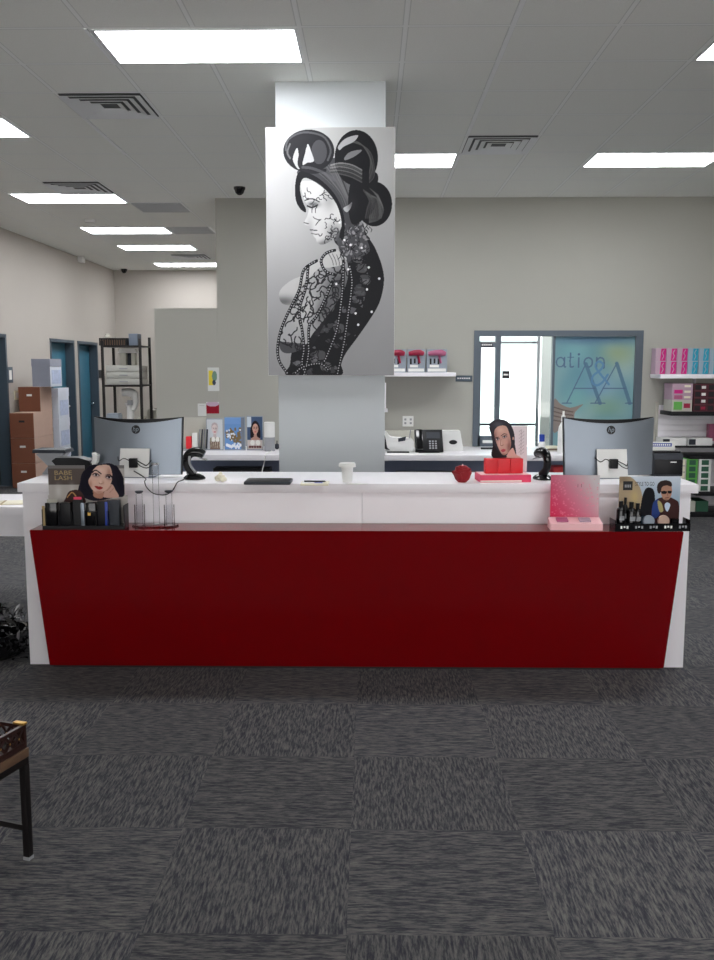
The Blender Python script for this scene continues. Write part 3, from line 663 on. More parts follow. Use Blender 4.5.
# ================================================================== MONITORS ON THE COUNTER
def make_monitor(label, loc, rz, w, h, z0):
    t = thing('monitor', label, 'monitor', loc, rz, 'silver monitors seen from behind')
    R_ = 1.15; n = 24; half = w/2; tilt = math.radians(4)
    def shell(y0, y1, ins, mi, name, mats, crv=0):
        mb = MB(); cols = []
        for i in range(n+1):
            x = -half+ins+(w-2*ins)*i/n; yb = R_-math.sqrt(R_*R_-x*x)
            tx = 1+.0
            col = []
            for z in (z0+ins, z0+h-ins-crv*(1-(2*x/w)**2)):
                for yy in (y0, y1):
                    xx = x*(1+.035*(z-z0-h/2)/h)
                    col.append(mb.bm.verts.new((xx, yb+yy+(z-z0)*math.tan(-tilt)*-1*.0+ (z-z0)*.06, z)))
            cols.append(col)
        for a, b in zip(cols, cols[1:]):
            for q in ((0, 2, 3, 1),): pass
            mb.bm.faces.new((a[0], b[0], b[2], a[2])); mb.bm.faces.new((a[1], a[3], b[3], b[1])); mb.bm.faces.new((a[2], b[2], b[3], a[3])); mb.bm.faces.new((a[0], a[1], b[1], b[0]))
        for c in (cols[0], cols[-1]): mb.bm.faces.new((c[0], c[1], c[3], c[2]))
        return mb.build(name, mats, t)
    shell(0, .018, .004, 0, 'back_shell', 'silver', .032); shell(.0185, .03, 0, 0, 'bezel', 'black_plastic', .014); shell(.0305, .0325, .01, 0, 'screen', 'black_gloss', .014)
    lz = z0+h*.785; ly = -.001+(lz-z0)*.06
    lg = MB(); Mx = Matrix.Translation((0, ly, lz)) @ Matrix.Rotation(math.radians(-3.4), 4, 'X') @ Matrix.Rotation(PI/2, 4, 'X')
    lg.lathe([(0, .0), (.025, .0), (.025, .003), (0, .003)], n=28, M_=Mx); lo = lg.build('logo', 'ink', t)
    MB().text('hp', .036, 0, lz-.001, ly-.0045, width=.036, shear=.25).build('logo_letters', 'silver', lo, smooth=0)
    # stand: wide white neck plate leaning back, foot
    nw = .088; mb = MB(); ph = .168
    mb.prism([(-.05, 0), (-.044, 0), (-.004, ph), (-.010, ph)], -nw, nw, 'x'); mb.build('neck_plate', 'white_plastic', t)
    MB().box(-.11, -.05, 0, .11, .12, .006, .002).build('foot', 'silver', t)
    ad = MB().box(-.022, -.062, .06, .024, -.036, .115, .004).build('power_adapter', 'black_plastic', t)
    MB().tube([(-.02, -.05, .1), (-.05, -.06, .115), (-.08, -.06, .1), (-.1, -.02, .12)], .0025, 6, smooth=True).tube([(.02, -.05, .105), (.06, -.06, .085), (.08, -.045, .075), (.095, -.01, .1)], .003, 6, smooth=True).tube([(.02, -.05, .095), (.05, -.06, .07), (.085, -.045, .06), (.1, .01, .08)], .0025, 6, smooth=True).build('cord', 'black_plastic', t)
    return t
q = G(133.5, 478.5, ZT)
mw = (P(183, 450, 5.3).x-P(95, 450, 5.3).x)
mon = make_monitor('silver monitor at left of the counter, power cord hanging from its neck', (P(139, 478, 5.21).x-.015, 5.21, ZT), math.radians(-5), mw*1.01, .338, .012)
place_copy(mon, (P(611, 478, 5.21).x-.005, 5.21, ZT), math.radians(4), 'silver monitor at right of the counter, before the slatted shop shelves')
# loose cord drooping in front of the counter edge
xq = lambda px: P(px, 483, 4.92).x
c = [P(134, 471, 5.14), Vector((xq(139), 5.06, ZT+.012)), Vector((xq(142), 4.98, ZT+.006)), Vector((xq(144.5), 4.925, ZT+.006)), Vector((xq(147), 4.908, ZT-.02)), P(152, 492.5, 4.905), P(158, 494.6, 4.904), P(166, 494.6, 4.904), P(172, 491, 4.905), Vector((xq(175.5), 4.908, ZT-.015)), Vector((xq(177.5), 4.926, ZT+.007)), Vector((xq(180), 5.0, ZT+.01)), Vector((xq(181.5), 5.08, ZT+.03)), P(183.5, 462, 5.15)]
tag(MB().tube([tuple(v) for v in c], .003, 6, smooth=True).build('power_cord', 'black_plastic'), 'black cord looping over the counter edge below left monitor', 'cord')
# ---- barcode scanners
def make_scanner(label, loc, rz):
    t = thing('barcode_scanner', label, 'scanner', loc, rz, 'black barcode scanners on stands')
    MB().lathe([(0, 0), (.062, 0), (.064, .008), (.052, .02), (.03, .03), (0, .032)], sy=.8).build('base', 'black_gloss', t)
    MB().tube([(.0, 0, .026), (-.034, 0, .06), (-.044, 0, .095), (-.03, 0, .13)], [.026, .021, .022, .018], 12, smooth=True).build('stand_arm', 'black_plastic', t)
    hd = MB().tube([(-.045, 0, .085), (-.038, 0, .128), (-.012, 0, .152), (.026, 0, .154), (.056, 0, .138)], [.018, .025, .028, .030, .024], 14, smooth=True).build('head', 'black_gloss', t)
    MB().prism([(.03, .122), (.072, .108), (.074, .114), (.032, .128)], -.018, .018, 'y').build('scan_window', 'grey_plastic', hd)
    MB().tube([(.012, -.024, .04), (-.02, -.026, .09), (-.02, -.028, .135)], .007, 8, smooth=True).build('handle_trim', 'grey_plastic', t)
    return t
scn = make_scanner('black barcode scanner on stand right of the left monitor', (G(193, 480, ZT).x, 5.12, ZT), 0)
place_copy(scn, (G(542, 479, ZT).x, 5.14, ZT), math.radians(115), 'black barcode scanner between pink portrait display and right monitor')
# ---- customer display + receipt printer (left)
q = G(53, 474, ZT)
t = thing('customer_display', 'grey till display with a black slanted top at far left', 'display', (P(56, 470, 5.38).x, 5.38, ZT))
MB().prism([(-.07, 0), (.07, 0), (.02, .06), (.075, .125), (.03, .13), (-.07, .13), (-.10, .122), (-.03, .05)], -.05, .05, 'y').build('stand', 'grey_plastic', t)
MB().prism([(-.108, .131), (.092, .131), (.085, .15), (-.105, .152)], -.085, .07, 'y').build('panel', 'dark_grey', t)
t = thing('card_terminal', 'low black card terminal behind the lash display board', 'terminal', (P(77, 470, 5.2).x, 5.2, ZT))
MB().prism([(-.11, 0), (.1, 0), (.112, .05), (.09, .1), (.03, .118), (-.105, .118), (-.13, .1), (-.105, .07)], -.05, .05, 'y').build('body', 'black_plastic', t)
MB().box(-.02, -.052, .06, .02, -.0505, .068).build('badge', 'grey_plastic', t)
MB().prism([(.1, .06), (.125, .09), (.13, .13), (.1, .145), (.104, .11), (.09, .08)], -.03, .03, 'y').build('paper_curl', 'white_plastic', t)
# ---- receipt printer (right) with sign
x0, x1 = P(651, 470, 5.28).x, P(681, 470, 5.28).x
t = thing('receipt_printer', 'squat black receipt printer at right end of the countertop', 'printer', ((x0+x1)/2+.012, 5.28, ZT))
hw = (x1-x0)/2
MB().box(-hw, 0, 0, hw, .14, .135, .01).build('body', 'dark_grey', t)
MB().box(-hw+.006, -.006, .012, hw-.006, .001, .1, .004).build('front_cover', 'black_plastic', t)
MB().box(-hw+.01, .02, .1355, hw-.01, .12, .148, .005).build('lid', 'black_plastic', t)
MB().box(.01, -.0075, .083, .045, -.0062, .089).build('badge', 'label_white', t)
s = MB().box(-.075, .0, 0, .075, .006, .052, .001).box(-.064, -.001, .024, .056, .0, .044, mi=1).box(-.075, .0065, 0, .075, .04, .003)
for k in range(9): s.box(-.058+k*.0122, -.0018, .029, -.05+k*.0122, -.001, .039, mi=0)
tag(s.build('counter_sign', ['label_white', 'blue'], loc=((x0+x1)/2-.012, 5.33, ZT+.149), smooth=0), 'white tent sign with a blue strip on top of the receipt printer', 'sign')
# ---- small things along the countertop
q = G(220, 482, ZT); mb = MB(); r1 = random.Random(3)
for k in range(7):
    a = k*.9; mb.ball((.018*math.cos(a), .012*math.sin(a), .016+.008*(k % 3)), .016, .014, .014, n=8)
mb.ball((0, 0, .04), .012, .01, .018, n=8)
o = mb.build('tissue', 'cream', loc=(q.x, q.y+.02, ZT-.002)); dsp = o.modifiers.new('crumple', 'DISPLACE'); tx = bpy.data.textures.new('crumple', 'CLOUDS'); tx.noise_scale = .012; dsp.texture = tx; dsp.strength = .012
tag(o, 'crumpled cream tissue right of the left barcode scanner', 'tissue')
a, b = G(243, 485.5, ZT), G(290, 485.5, ZT)
t = thing('tablet', 'closed dark grey tablet lying on the countertop', 'tablet', ((a.x+b.x)/2, a.y+.02, ZT))
hw = (b.x-a.x)/2; MB().box(-hw, 0, 0, hw, .17, .018, .007).build('case', 'dark_grey', t); MB().box(-hw+.01, .008, .0181, hw-.01, .162, .0195, .0005).build('cover', 'black_plastic', t)
a, b = G(300, 486, ZT), G(328, 486, ZT); hw = (b.x-a.x)/2
t = thing('notepad', 'cream notepad lying left of the white cup', 'notepad', ((a.x+b.x)/2, a.y+.015, ZT))
MB().box(-hw, 0, 0, hw, .14, .008).build('pages', 'cream', t, smooth=0); MB().box(-hw+.006, .04, .0081, hw-.03, .125, .0095).build('cover', 'white_plastic', t, smooth=0)
q2 = (a.x+b.x)/2
tag(MB().tube([(-.06, .0, .004), (.05, .0, .004)], .004, 8).tube([(.05, 0, .004), (.06, 0, .004)], [.004, .001], 8).build('pen', 'ink', loc=(q2, a.y+.1, ZT+.0097)), 'black pen lying across the cream notepad', 'pen')
tag(MB().box(-.022, 0, 0, .022, .028, .0015).build('business_card', 'blue', loc=(q2+.02, a.y+.055, ZT+.0097), smooth=0), 'small blue card on the notepad under the pen', 'card')
q = G(347, 483, ZT)
t = thing('paper_cup', 'white paper cup standing near the middle of the countertop', 'cup', (q.x, q.y+.04, ZT))
MB().lathe([(0, .0), (.027, .0), (.033, .086), (.035, .09), (.031, .09), (.025, .006), (0, .006)], n=28).build('cup', 'white_plastic', t)
MB().lathe([(.0336, .083), (.0475, .086), (.0475, .1), (.043, .108), (0, .108)], n=28).build('rim_lid', 'white_plastic', t)
q = G(353, 484, ZT); tag(MB().lathe([(0, 0), (.04, 0), (.04, .003), (0, .003)], n=24, sx=1.6, sy=.6).build('paper_doily', 'white_plastic', loc=(q.x+.02, q.y-.005, ZT)), 'flat white paper coaster in front of the cup', 'coaster')
# rose
q = G(465.5, 483.5, ZT)
t = thing('rose', 'dark red rose bloom lying on the countertop', 'flower', (q.x-.012, q.y+.06, ZT)); t.scale = (1.22, 1.22, 1.12)
mb = MB()
for ringi, (n_, R0, zc, e0, e1) in enumerate(((5, .037, .036, -1.2, .5), (5, .034, .042, -.8, .8), (5, .029, .049, -.5, .95), (4, .021, .058, -.2, 1.1), (3, .012, .066, 0, 1.2))):
    for k in range(n_):
        an = 2*PI*k/n_+ringi*.55; wdt = PI/n_*1.35; pv = []
        for i_ in range(7):
            for j_ in range(6):
                u = (i_-3)/3; v = j_/5; el = e0+(e1-e0)*v-.18*u*u*v; az = an+u*wdt*(.75+.25*math.sin(PI*v))
                rr = R0*(1+.05*u)+(.007*max(0, v-.7)/.3); pv.append((rr*math.cos(el)*math.cos(az)+.006*max(0, v-.8)*5*math.cos(az), rr*math.cos(el)*math.sin(az)+.006*max(0, v-.8)*5*math.sin(az), zc+rr*math.sin(el)))
        mb._add(pv, [(a_*6+b_, a_*6+b_+1, (a_+1)*6+b_+1, (a_+1)*6+b_) for a_ in range(6) for b_ in range(5)])
o = mb.build('petals', 'rose_red', t); md = o.modifiers.new('s', 'SOLIDIFY'); md.thickness = .002
MB().ball((0, 0, .056), .02, .02, .024).build('heart', 'rose_red', t); MB().lathe([(0, .001), (.02, .001), (.026, .02), (.02, .03), (0, .036)]).build('calyx', 'rose_red', t)
MB().tube([(0, .0, .078), (0, -.002, .09)], [.005, .003], 8).build('bud_tip', 'light_pink', t)
# ================================================================== PINK PORTRAIT DISPLAY (on countertop)
xl, xr = G(481, 483.5, ZT).x, G(533, 483.5, ZT).x; yy = 4.99
t = thing('lip_display', 'pink cosmetics display with portrait card and three red boxes', 'display', ((xl+xr)/2, yy, ZT), math.radians(5))
hw = (xr-xl)/2
MB().box(-hw, 0, 0, hw, .16, .042, .003).build('tray', 'pink', t); MB().box(-hw, -.0015, .003, .09, -.0005, .012).build('tray_edge', 'rose_pale', t); MB().box(-hw+.006, .004, .0421, hw-.006, .156, .044).build('tray_top', 'light_pink', t)
for k in range(3): MB().box(-.105+k*.072, .05, .0442, -.105+k*.072+.070, .1, .128, .002).build('product_box', 'red_box', t)
a = Art(225, 150, 535, 520, 130, (236, 222, 226)); a.A[:] = False
head = spline([(232, 215), (245, 175), (290, 155), (345, 158), (385, 180), (410, 215), (425, 260), (430, 320), (430, 420), (265, 420), (262, 330), (250, 270)], True, 6)
a.A |= a._in(head); a.A |= (a.X > 395) & (a.X < 527) & (a.Y > 200); a.A |= (a.X > 262) & (a.X < 527) & (a.Y > 400)
a.fill(a._in(head), (56, 52, 60)); a.blob(300, 190, 60, 30, (110, 110, 120), .6)
LU = lambda *pts: [(178.5+.558*u, 107+.558*v) for u, v in pts]
a.poly(LU((340, 540), (420, 440), (470, 520), (540, 560), (540, 620), (330, 620)), (226, 176, 166))
fm2 = a.poly(LU((195, 190), (250, 165), (320, 170), (355, 215), (390, 320), (398, 420), (360, 500), (305, 528), (262, 495), (215, 410), (180, 320), (168, 240)), (214, 168, 154))
for u, v, rx, ry, c, al in ((375, 420, 40, 110, (150, 96, 90), .85), (180, 300, 30, 90, (150, 104, 100), .7), (255, 220, 50, 40, (230, 192, 178), .8), (250, 390, 24, 50, (238, 200, 188), .8), (335, 370, 36, 30, (226, 168, 158), .6), (300, 520, 50, 18, (160, 104, 96), .7)):
    p_ = LU((u, v))[0]; a.blob(p_[0], p_[1], rx*.558, ry*.558, c, al, 0, fm2)
for u, v, ang in ((213, 330, -.3), (310, 302, -.25)):
    p_ = LU((u, v))[0]; a.blob(p_[0], p_[1], 18, 10, (90, 56, 66), .9, ang, fm2); a.ell(p_[0], p_[1], 12, 5, (214, 200, 200), 1, ang); a.ell(p_[0], p_[1], 5, 5, (30, 22, 30)); a.stroke([(p_[0]-14, p_[1]-1), (p_[0], p_[1]-7), (p_[0]+14, p_[1]-4)], 4, (24, 18, 26))
a.stroke(LU((190, 312), (225, 305)), 5, (60, 42, 46), 1, False); a.stroke(LU((262, 292), (300, 266), (340, 272)), 5, (60, 42, 46))
a.stroke(LU((262, 330), (252, 400), (275, 412), (296, 400)), 4, (164, 108, 98)); a.poly(LU((262, 470), (290, 452), (325, 458), (322, 478), (290, 492)), (196, 84, 96)); a.ell(*LU((426, 322))[0], 6, 11, (206, 160, 150))
a.poly(LU((120, 330), (170, 400), (230, 480), (290, 540), (350, 545), (300, 570), (150, 550), (150, 420)), (44, 34, 38), .95)
for k in range(7): a.stroke([(462, 240+k*24), (480, 228+k*24), (476, 254+k*24), (498, 238+k*24)], 4, (190, 170, 176), .9)
pw = (P(534, 440, yy+.11).x-P(492.5, 440, yy+.11).x); hh = P(510, 418.5, yy+.11).z-ZT-.045
a.build('portrait_card', pw, hh, t, y=.11, x=.036, z=.045, thick=.003)
# ================================================================== LASH DISPLAY (left on ledge)
xl, xr = G(43, 529.5, ZL).x, G(125, 529.5, ZL).x; yy = 4.715; hw = (xr-xl)/2
t = thing('lash_display', 'lash cosmetics display board with dark-haired woman and black product bins', 'display', ((xl+xr)/2, yy, ZL), math.radians(1.5))
a = Art(45, 5, 690, 590, 190, (176, 168, 164)); top = 5
a.C[:] = (182, 176, 172)
band = (a.Y > 105) & (a.Y < 245) & (a.X < 350); a.fill(band, (92, 82, 78)); a.fill((a.Y < 112), (120, 116, 116))
a.blob(130, 300, 30, 60, (216, 214, 212), .7); a.blob(240, 290, 26, 60, (206, 204, 202), .6)
bd = (a.X > 50) & (a.Y > 85) & (a.X < 670)
hair = spline([(345, 130), (400, 85), (470, 78), (560, 70), (620, 110), (650, 200), (668, 260), (660, 340), (600, 350), (430, 380), (330, 350), (290, 300), (310, 220), (320, 170)], True, 6)
a.A = bd | a._in(hair); a.A &= ~((a.X > 350) & (a.Y < 140) & ~a._in(hair) & (a.X < 390)); a.A |= (a.Y > 330)
a.fill(a._in(hair), (26, 22, 38))
a.poly([(190, 350), (220, 300), (290, 290), (330, 330), (340, 400), (180, 400)], (70, 46, 44)); a.stroke([(200, 350), (240, 310), (270, 340)], 9, (186, 140, 90)); 
LU = lambda *pts: [(158.6+.777*u, 39.7+.777*v) for u, v in pts]
sk = (222, 184, 168)
hand = a.poly(LU((440, 350), (455, 315), (500, 270), (530, 265), (560, 320), (590, 400), (440, 400)), (206, 164, 150))
a.poly(LU((340, 300), (330, 390), (420, 410), (430, 320)), (186, 134, 114))
fm2 = a.poly(LU((375, 68), (440, 56), (505, 66), (528, 130), (530, 200), (505, 270), (450, 330), (410, 355), (370, 358), (325, 325), (288, 265), (283, 220), (310, 170), (335, 110)), sk)
for u, v, rx, ry, c, al in ((500, 150, 30, 80, (170, 122, 108), .7), (300, 260, 26, 50, (188, 132, 112), .7), (390, 345, 60, 16, (176, 120, 104), .7), (410, 110, 50, 40, (236, 206, 192), .8), (345, 235, 30, 30, (232, 188, 172), .6), (405, 235, 14, 30, (238, 204, 190), .6), (435, 245, 12, 22, (186, 136, 120), .7)):
    p_ = LU((u, v))[0]; a.blob(p_[0], p_[1], rx*.777, ry*.777, c, al, 0, fm2)
for u, v, ang in ((362, 163, .2), (497, 190, .25)):
    p_ = LU((u, v))[0]; a.blob(p_[0], p_[1], 30, 17, (96, 60, 70), .95, ang, fm2); a.ell(p_[0], p_[1], 22, 9, (206, 190, 190), 1, ang); a.ell(p_[0]+2, p_[1], 9, 9, (26, 20, 28))
    a.stroke([(p_[0]-26, p_[1]-4), (p_[0]-8, p_[1]-11), (p_[0]+12, p_[1]-9), (p_[0]+27, p_[1]+5)], 7, (20, 14, 22))
a.stroke(LU((322, 138), (362, 112), (415, 150)), 10, (46, 30, 36)); a.stroke(LU((468, 165), (505, 160), (532, 184)), 9, (46, 30, 36))
a.stroke(LU((392, 248), (405, 258), (425, 256)), 5, (160, 100, 88))
a.poly(LU((342, 282), (370, 280), (388, 286), (405, 284), (432, 300), (400, 318), (368, 310)), (170, 52, 52)); a.stroke(LU((345, 286), (388, 298), (430, 302)), 3, (110, 30, 34))
a.stroke(LU((470, 330), (500, 300), (520, 272)), 5, (166, 118, 104)); a.stroke(LU((500, 350), (530, 320), (545, 300)), 4, (170, 124, 110))
a.poly(LU((335, 110), (300, 160), (270, 230), (290, 300), (330, 360), (260, 380), (200, 330), (220, 200), (270, 90), (340, 50), (390, 50)), (18, 14, 30)); a.poly(LU((500, 60), (540, 90), (570, 170), (580, 260), (610, 330), (640, 300), (650, 200), (600, 90), (560, 55)), (20, 16, 32))
bh = P(80, 455.7, yy+.1).z-ZL
a.build('backboard', 2*hw-.01, bh, t, y=.1, z=.002, thick=.004)
def fx(x): return -hw+.005+(x-45)/645*(2*hw-.01)
def fz(y): return (590-y)/585*bh+.002
s = MB().text('BABE', (fz(130)-fz(165)), fx(175), fz(147), .0985, width=fx(245)-fx(105)).text('LASH', (fz(172)-fz(207)), fx(175), fz(190), .0985, width=fx(245)-fx(105))
s.build('lettering', 'gold_ink', t, smooth=0)
base = MB().box(-hw, 0, 0, hw, .1-.005, .02, .002).box(-hw, 0, .02, -hw+.004, .095, .11).box(hw-.004, 0, .02, hw, .095, .13)
for x in (170, 275, 380, 470, 560): base.box(fx(x)-.002, .002, .02, fx(x)+.002, .09, .1)
base.build('bins', 'black_plastic', t, smooth=0)
tops = ((60, 150, 378, 'black_gloss'), (176, 262, 378, 'black_plastic'), (282, 345, 350, 'ink'), (384, 462, 380, 'black_gloss'), (476, 545, 365, 'black_plastic'), (572, 650, 360, 'dark_grey'))
for x0_, x1_, yt, mt in tops: MB().box(fx(x0_), .012, .0205, fx(x1_), .06, fz(yt), .002).build('product_box', mt, t)
for x0_, x1_, yt, yb_, mt in ((38, 60, 400, 575, 'gold_ink'), (348, 376, 375, 565, 'silver'), (542, 565, 368, 560, 'blue')): MB().box(fx(x0_), .0035, max(.021, fz(yb_)), fx(x1_), .009, fz(yt), .001).build('edge_strip', mt, t)
MB().box(fx(290), .014, fz(350), fx(352), .02, fz(330)).build('pink_tag', 'pink', t); MB().box(fx(400), .0095, fz(480), fx(425), .0115, fz(455)).build('gold_seal', 'gold', t)
MB().box(fx(68), .03, fz(378), fx(150), .034, fz(352)).build('pale_tag', 'pale_box', t)
# ================================================================== ACRYLIC STAND
q = G(158, 524, ZL)
t = thing('acrylic_stand', 'clear acrylic riser with three dark-capped posts on the red ledge', 'stand', (q.x, 4.84, ZL))
MB().lathe([(0, 0), (.125, 0), (.128, .004), (.125, .008), (0, .008)], n=40, sy=.62).build('base', 'acrylic', t)
for dx, dy, top in ((-.08, -.02, P(142, 491, 4.82).z-ZL), (0, .03, P(157, 463, 4.86).z-ZL), (.082, -.02, P(172, 490.5, 4.82).z-ZL)):
    p_ = MB().lathe([(0, .0085), (.017, .0085), (.017, top-.014), (0, top-.014)], (dx, dy, 0), 20).build('post', 'acrylic', t)
    MB().lathe([(0, top-.0135), (.012, top-.013), (.022, top-.006), (.022, top), (0, top+.002)], (dx, dy, 0), 20).build('cap', 'chrome' if dx == 0 else 'dark_grey', p_)
MB().lathe([(.026, .009), (.028, .009), (.028, .12), (.026, .12), (.026, .009)], (-.08, -.02, 0), 24).build('sleeve', 'acrylic', t)
MB().lathe([(.026, .009), (.028, .009), (.028, .12), (.026, .12), (.026, .009)], (.082, -.02, 0), 24).build('sleeve', 'acrylic', t)
# ================================================================== PINK BOARD (right ledge)
xl, xr = G(548, 528, ZL).x, G(599, 528, ZL).x; hw = (xr-xl)/2; yy = 4.735
t = thing('pink_display', 'pink and silver speckled display card with low pale tray on ledge', 'display', ((xl+xr)/2, yy, ZL), math.radians(-2))
a = Art(100, 130, 540, 490, 100, (214, 60, 96)); tt = np.clip(((a.X-100)+(490-a.Y)*.75)/560-.12, 0, 1)[..., None]
a.C = np.array((214, 52, 92.))*(1-tt)+np.array((212, 204, 206.))*tt
for _ in range(110): x, y = rng.uniform(100, 540), rng.uniform(160, 490); a.ell(x, y, rng.uniform(4, 10), rng.uniform(4, 8), (238, 140, 164), .55, 0)
a.stroke([(345, 205), (345, 230)], 6, (150, 80, 100)); a.stroke([(375, 205), (375, 230)], 6, (150, 80, 100))
bh = P(575, 475, yy+.11).z-ZL
bw = P(600, 475, yy+.11).x-P(551.5, 475, yy+.11).x
a.build('backboard', bw, bh-.05, t, y=.105, x=.006, z=.05, thick=.004)
tr_ = MB().prism([(0, 0), (0, .034), (.1, .056), (.1, 0)], -hw, hw, 'x').build('tray', 'light_pink', t, smooth=0)
for x in (-.07, .05): MB().prism([(.022, .0405), (.022, .049), (.07, .0585), (.07, .051)], x-.03, x+.03, 'x').build('compact', 'dryer_pink' if x < 0 else 'lilac', t, smooth=0)
# ================================================================== STYLE TO GO DISPLAY
xl, xr = G(611, 529, ZL).x, G(686, 529, ZL).x; hw = (xr-xl)/2; yy = 4.71
t = thing('styling_display', 'dark display tray with board of man in sunglasses, right end of ledge', 'display', ((xl+xr)/2, yy, ZL), math.radians(3))
a = Art(150, 110, 620, 500, 170, (196, 206, 218)); sky = np.clip((a.Y-110)/200, 0, 1)[..., None]; a.C = np.array((206, 214, 226.))*(1-sky)+np.array((150, 170, 190.))*sky
a.poly([(150, 112), (230, 112), (300, 180), (330, 280), (320, 420), (150, 480)], (176, 156, 128)); a.blob(180, 130, 60, 40, (120, 104, 86), .6); a.blob(270, 270, 40, 70, (200, 176, 120), .7)
a.poly([(320, 480), (325, 300), (350, 210), (390, 198), (420, 230), (430, 320), (430, 480)], (22, 22, 28)); a.fill((a.Y > 420) & (a.X > 240) & (a.X < 470), (40, 60, 74))
a.poly([(405, 470), (415, 330), (450, 285), (520, 270), (580, 290), (615, 330), (618, 480), (520, 490)], (62, 34, 34)); a.poly([(408, 420), (415, 320), (450, 290), (470, 330), (470, 400), (440, 440)], (44, 66, 130)); a.poly([(450, 300), (480, 320), (495, 380), (470, 390), (455, 350)], (170, 160, 110)); a.poly([(505, 330), (525, 315), (548, 335), (530, 385), (512, 370)], (200, 214, 236))
a.poly([(470, 210), (480, 180), (540, 175), (556, 210), (552, 260), (530, 295), (495, 290), (474, 250)], (184, 138, 116)); a.poly([(445, 230), (440, 185), (462, 150), (510, 140), (548, 155), (552, 190), (520, 182), (482, 190), (470, 230), (460, 245)], (50, 36, 34))
a.ell(496, 236, 22, 13, (20, 14, 18)); a.ell(540, 234, 16, 12, (20, 14, 18)); a.stroke([(470, 228), (552, 226)], 5, (20, 14, 18)); a.stroke([(520, 240), (526, 262)], 5, (140, 96, 80)); a.stroke([(508, 278), (536, 274)], 5, (110, 60, 56)); a.blob(515, 290, 22, 10, (110, 80, 70), .6)
bw = P(683, 500, yy+.1).x-P(621, 500, yy+.1).x; bh = P(650, 476.5, yy+.1).z-ZL
a.build('backboard', bw, bh-.012, t, y=.1, x=.012, z=.012, thick=.004)
def fx(x): return .012-bw/2+(x-150)/470*bw
def fz(y): return .012+(500-y)/390*(bh-.012)
MB().box(fx(178), .0975, fz(216), fx(250), .0985, fz(146)).build('badge', 'ink', t, smooth=0)
MB().text('STYLE TO GO', fz(152)-fz(184), fx(345), fz(168), .0985, width=fx(418)-fx(272)).build('lettering', 'ink', t, smooth=0)
sb = MB()
for k in range(4): sb.box(fx(190+k*13), .0968, fz(195), fx(198+k*13), .0974, fz(172))
sb.build('badge_letters', 'grey_plastic', t, smooth=0)
tr_ = MB().prism([(-hw, 0), (hw, 0), (hw, .042), (-hw, .042)], 0, .004, 'y').box(-hw, .004, 0, hw, .098, .006).box(-hw, .004, .006, -hw+.004, .098, .06).box(hw-.004, .004, .006, hw, .098, .06)
tr_.build('tray', 'black_gloss', t, smooth=0)
for k in range(5):
    x = -hw+.05+k*(2*hw-.09)/4; s = MB()
    for i in range(3): s.box(x-.022+i*.016, -.001, .016+.004*(i % 2), x-.012+i*.016, -.0002, .03)
    s.build('tray_marks', 'label_white' if k in (0, 3) else 'grey_plastic', t, smooth=0)
def bottle(x, y, h_, r, mt):
    b_ = MB().lathe([(0, .007), (r, .007), (r, h_*.68), (r*.8, h_*.76), (r*.4, h_*.8), (0, h_*.8)], (x, y, 0), 18).build('product_bottle', mt, t)
    MB().lathe([(0, h_*.801), (r*.5, h_*.801), (r*.5, h_), (0, h_)], (x, y, 0), 14).build('cap', 'black_plastic', b_)
    MB().box(x-r*.6, y-r-.0015, h_*.35, x+r*.6, y-r-.0005, h_*.5).build('label', 'grey_plastic', b_)
bottle(-.155, .06, .155, .022, 'black_gloss'); bottle(-.1, .055, .15, .024, 'black_gloss'); bottle(-.125, .08, .17, .014, 'black_plastic'); bottle(-.06, .07, .14, .02, 'black_gloss')
for x, mt in ((-.015, 'card_blue_grey'), (.065, 'box_kraft')):
    Mx = Matrix.Translation((x, .035, .052)) @ Matrix.Rotation(PI/2, 4, 'X')
    MB().lathe([(0, 0), (.03, 0), (.031, .008), (.03, .016), (0, .016)], n=28, M_=Mx).build('product_tin', mt, t)
MB().cyl((.135, .05, 0), .022, .007, .06).build('product_jar', 'black_gloss', t)
# ================================================================== BACK DESKS
ZD = .76
def desk(name, x0, x1, y0, y1, label):
    t = thing(name, label, 'desk', ((x0+x1)/2, y0, 0)); hw = (x1-x0)/2; d = y1-y0
    MB().box(-hw, 0, ZD-.06, hw, d, ZD, .003).build('desktop', 'white_laminate', t)
    for s_ in (-1, 1): MB().box(s_*hw, .05, 0, s_*(hw-.03), d, ZD-.061).build('side_panel', 'white_laminate', t)
    MB().box(-hw+.031, d-.62, .0, hw-.031, d-.6, ZD-.062).build('shade_panel', 'shade_blue', t)  # blue-grey sheet standing in for the shaded wall under the desk
    return t
yd0 = 9.55
xa, xb = P(150, 455, yd0).x, P(300, 455, yd0).x
desk('back_desk', xa, xb, yd0, YB-.015, 'white back desk left of the column, holding photo cards')
xa2, xb2 = P(372, 460, yd0).x, P(652, 460, yd0).x
desk('back_desk', xa2, xb2, yd0, YB-.015, 'white back desk right of the column, holding the desk phone')
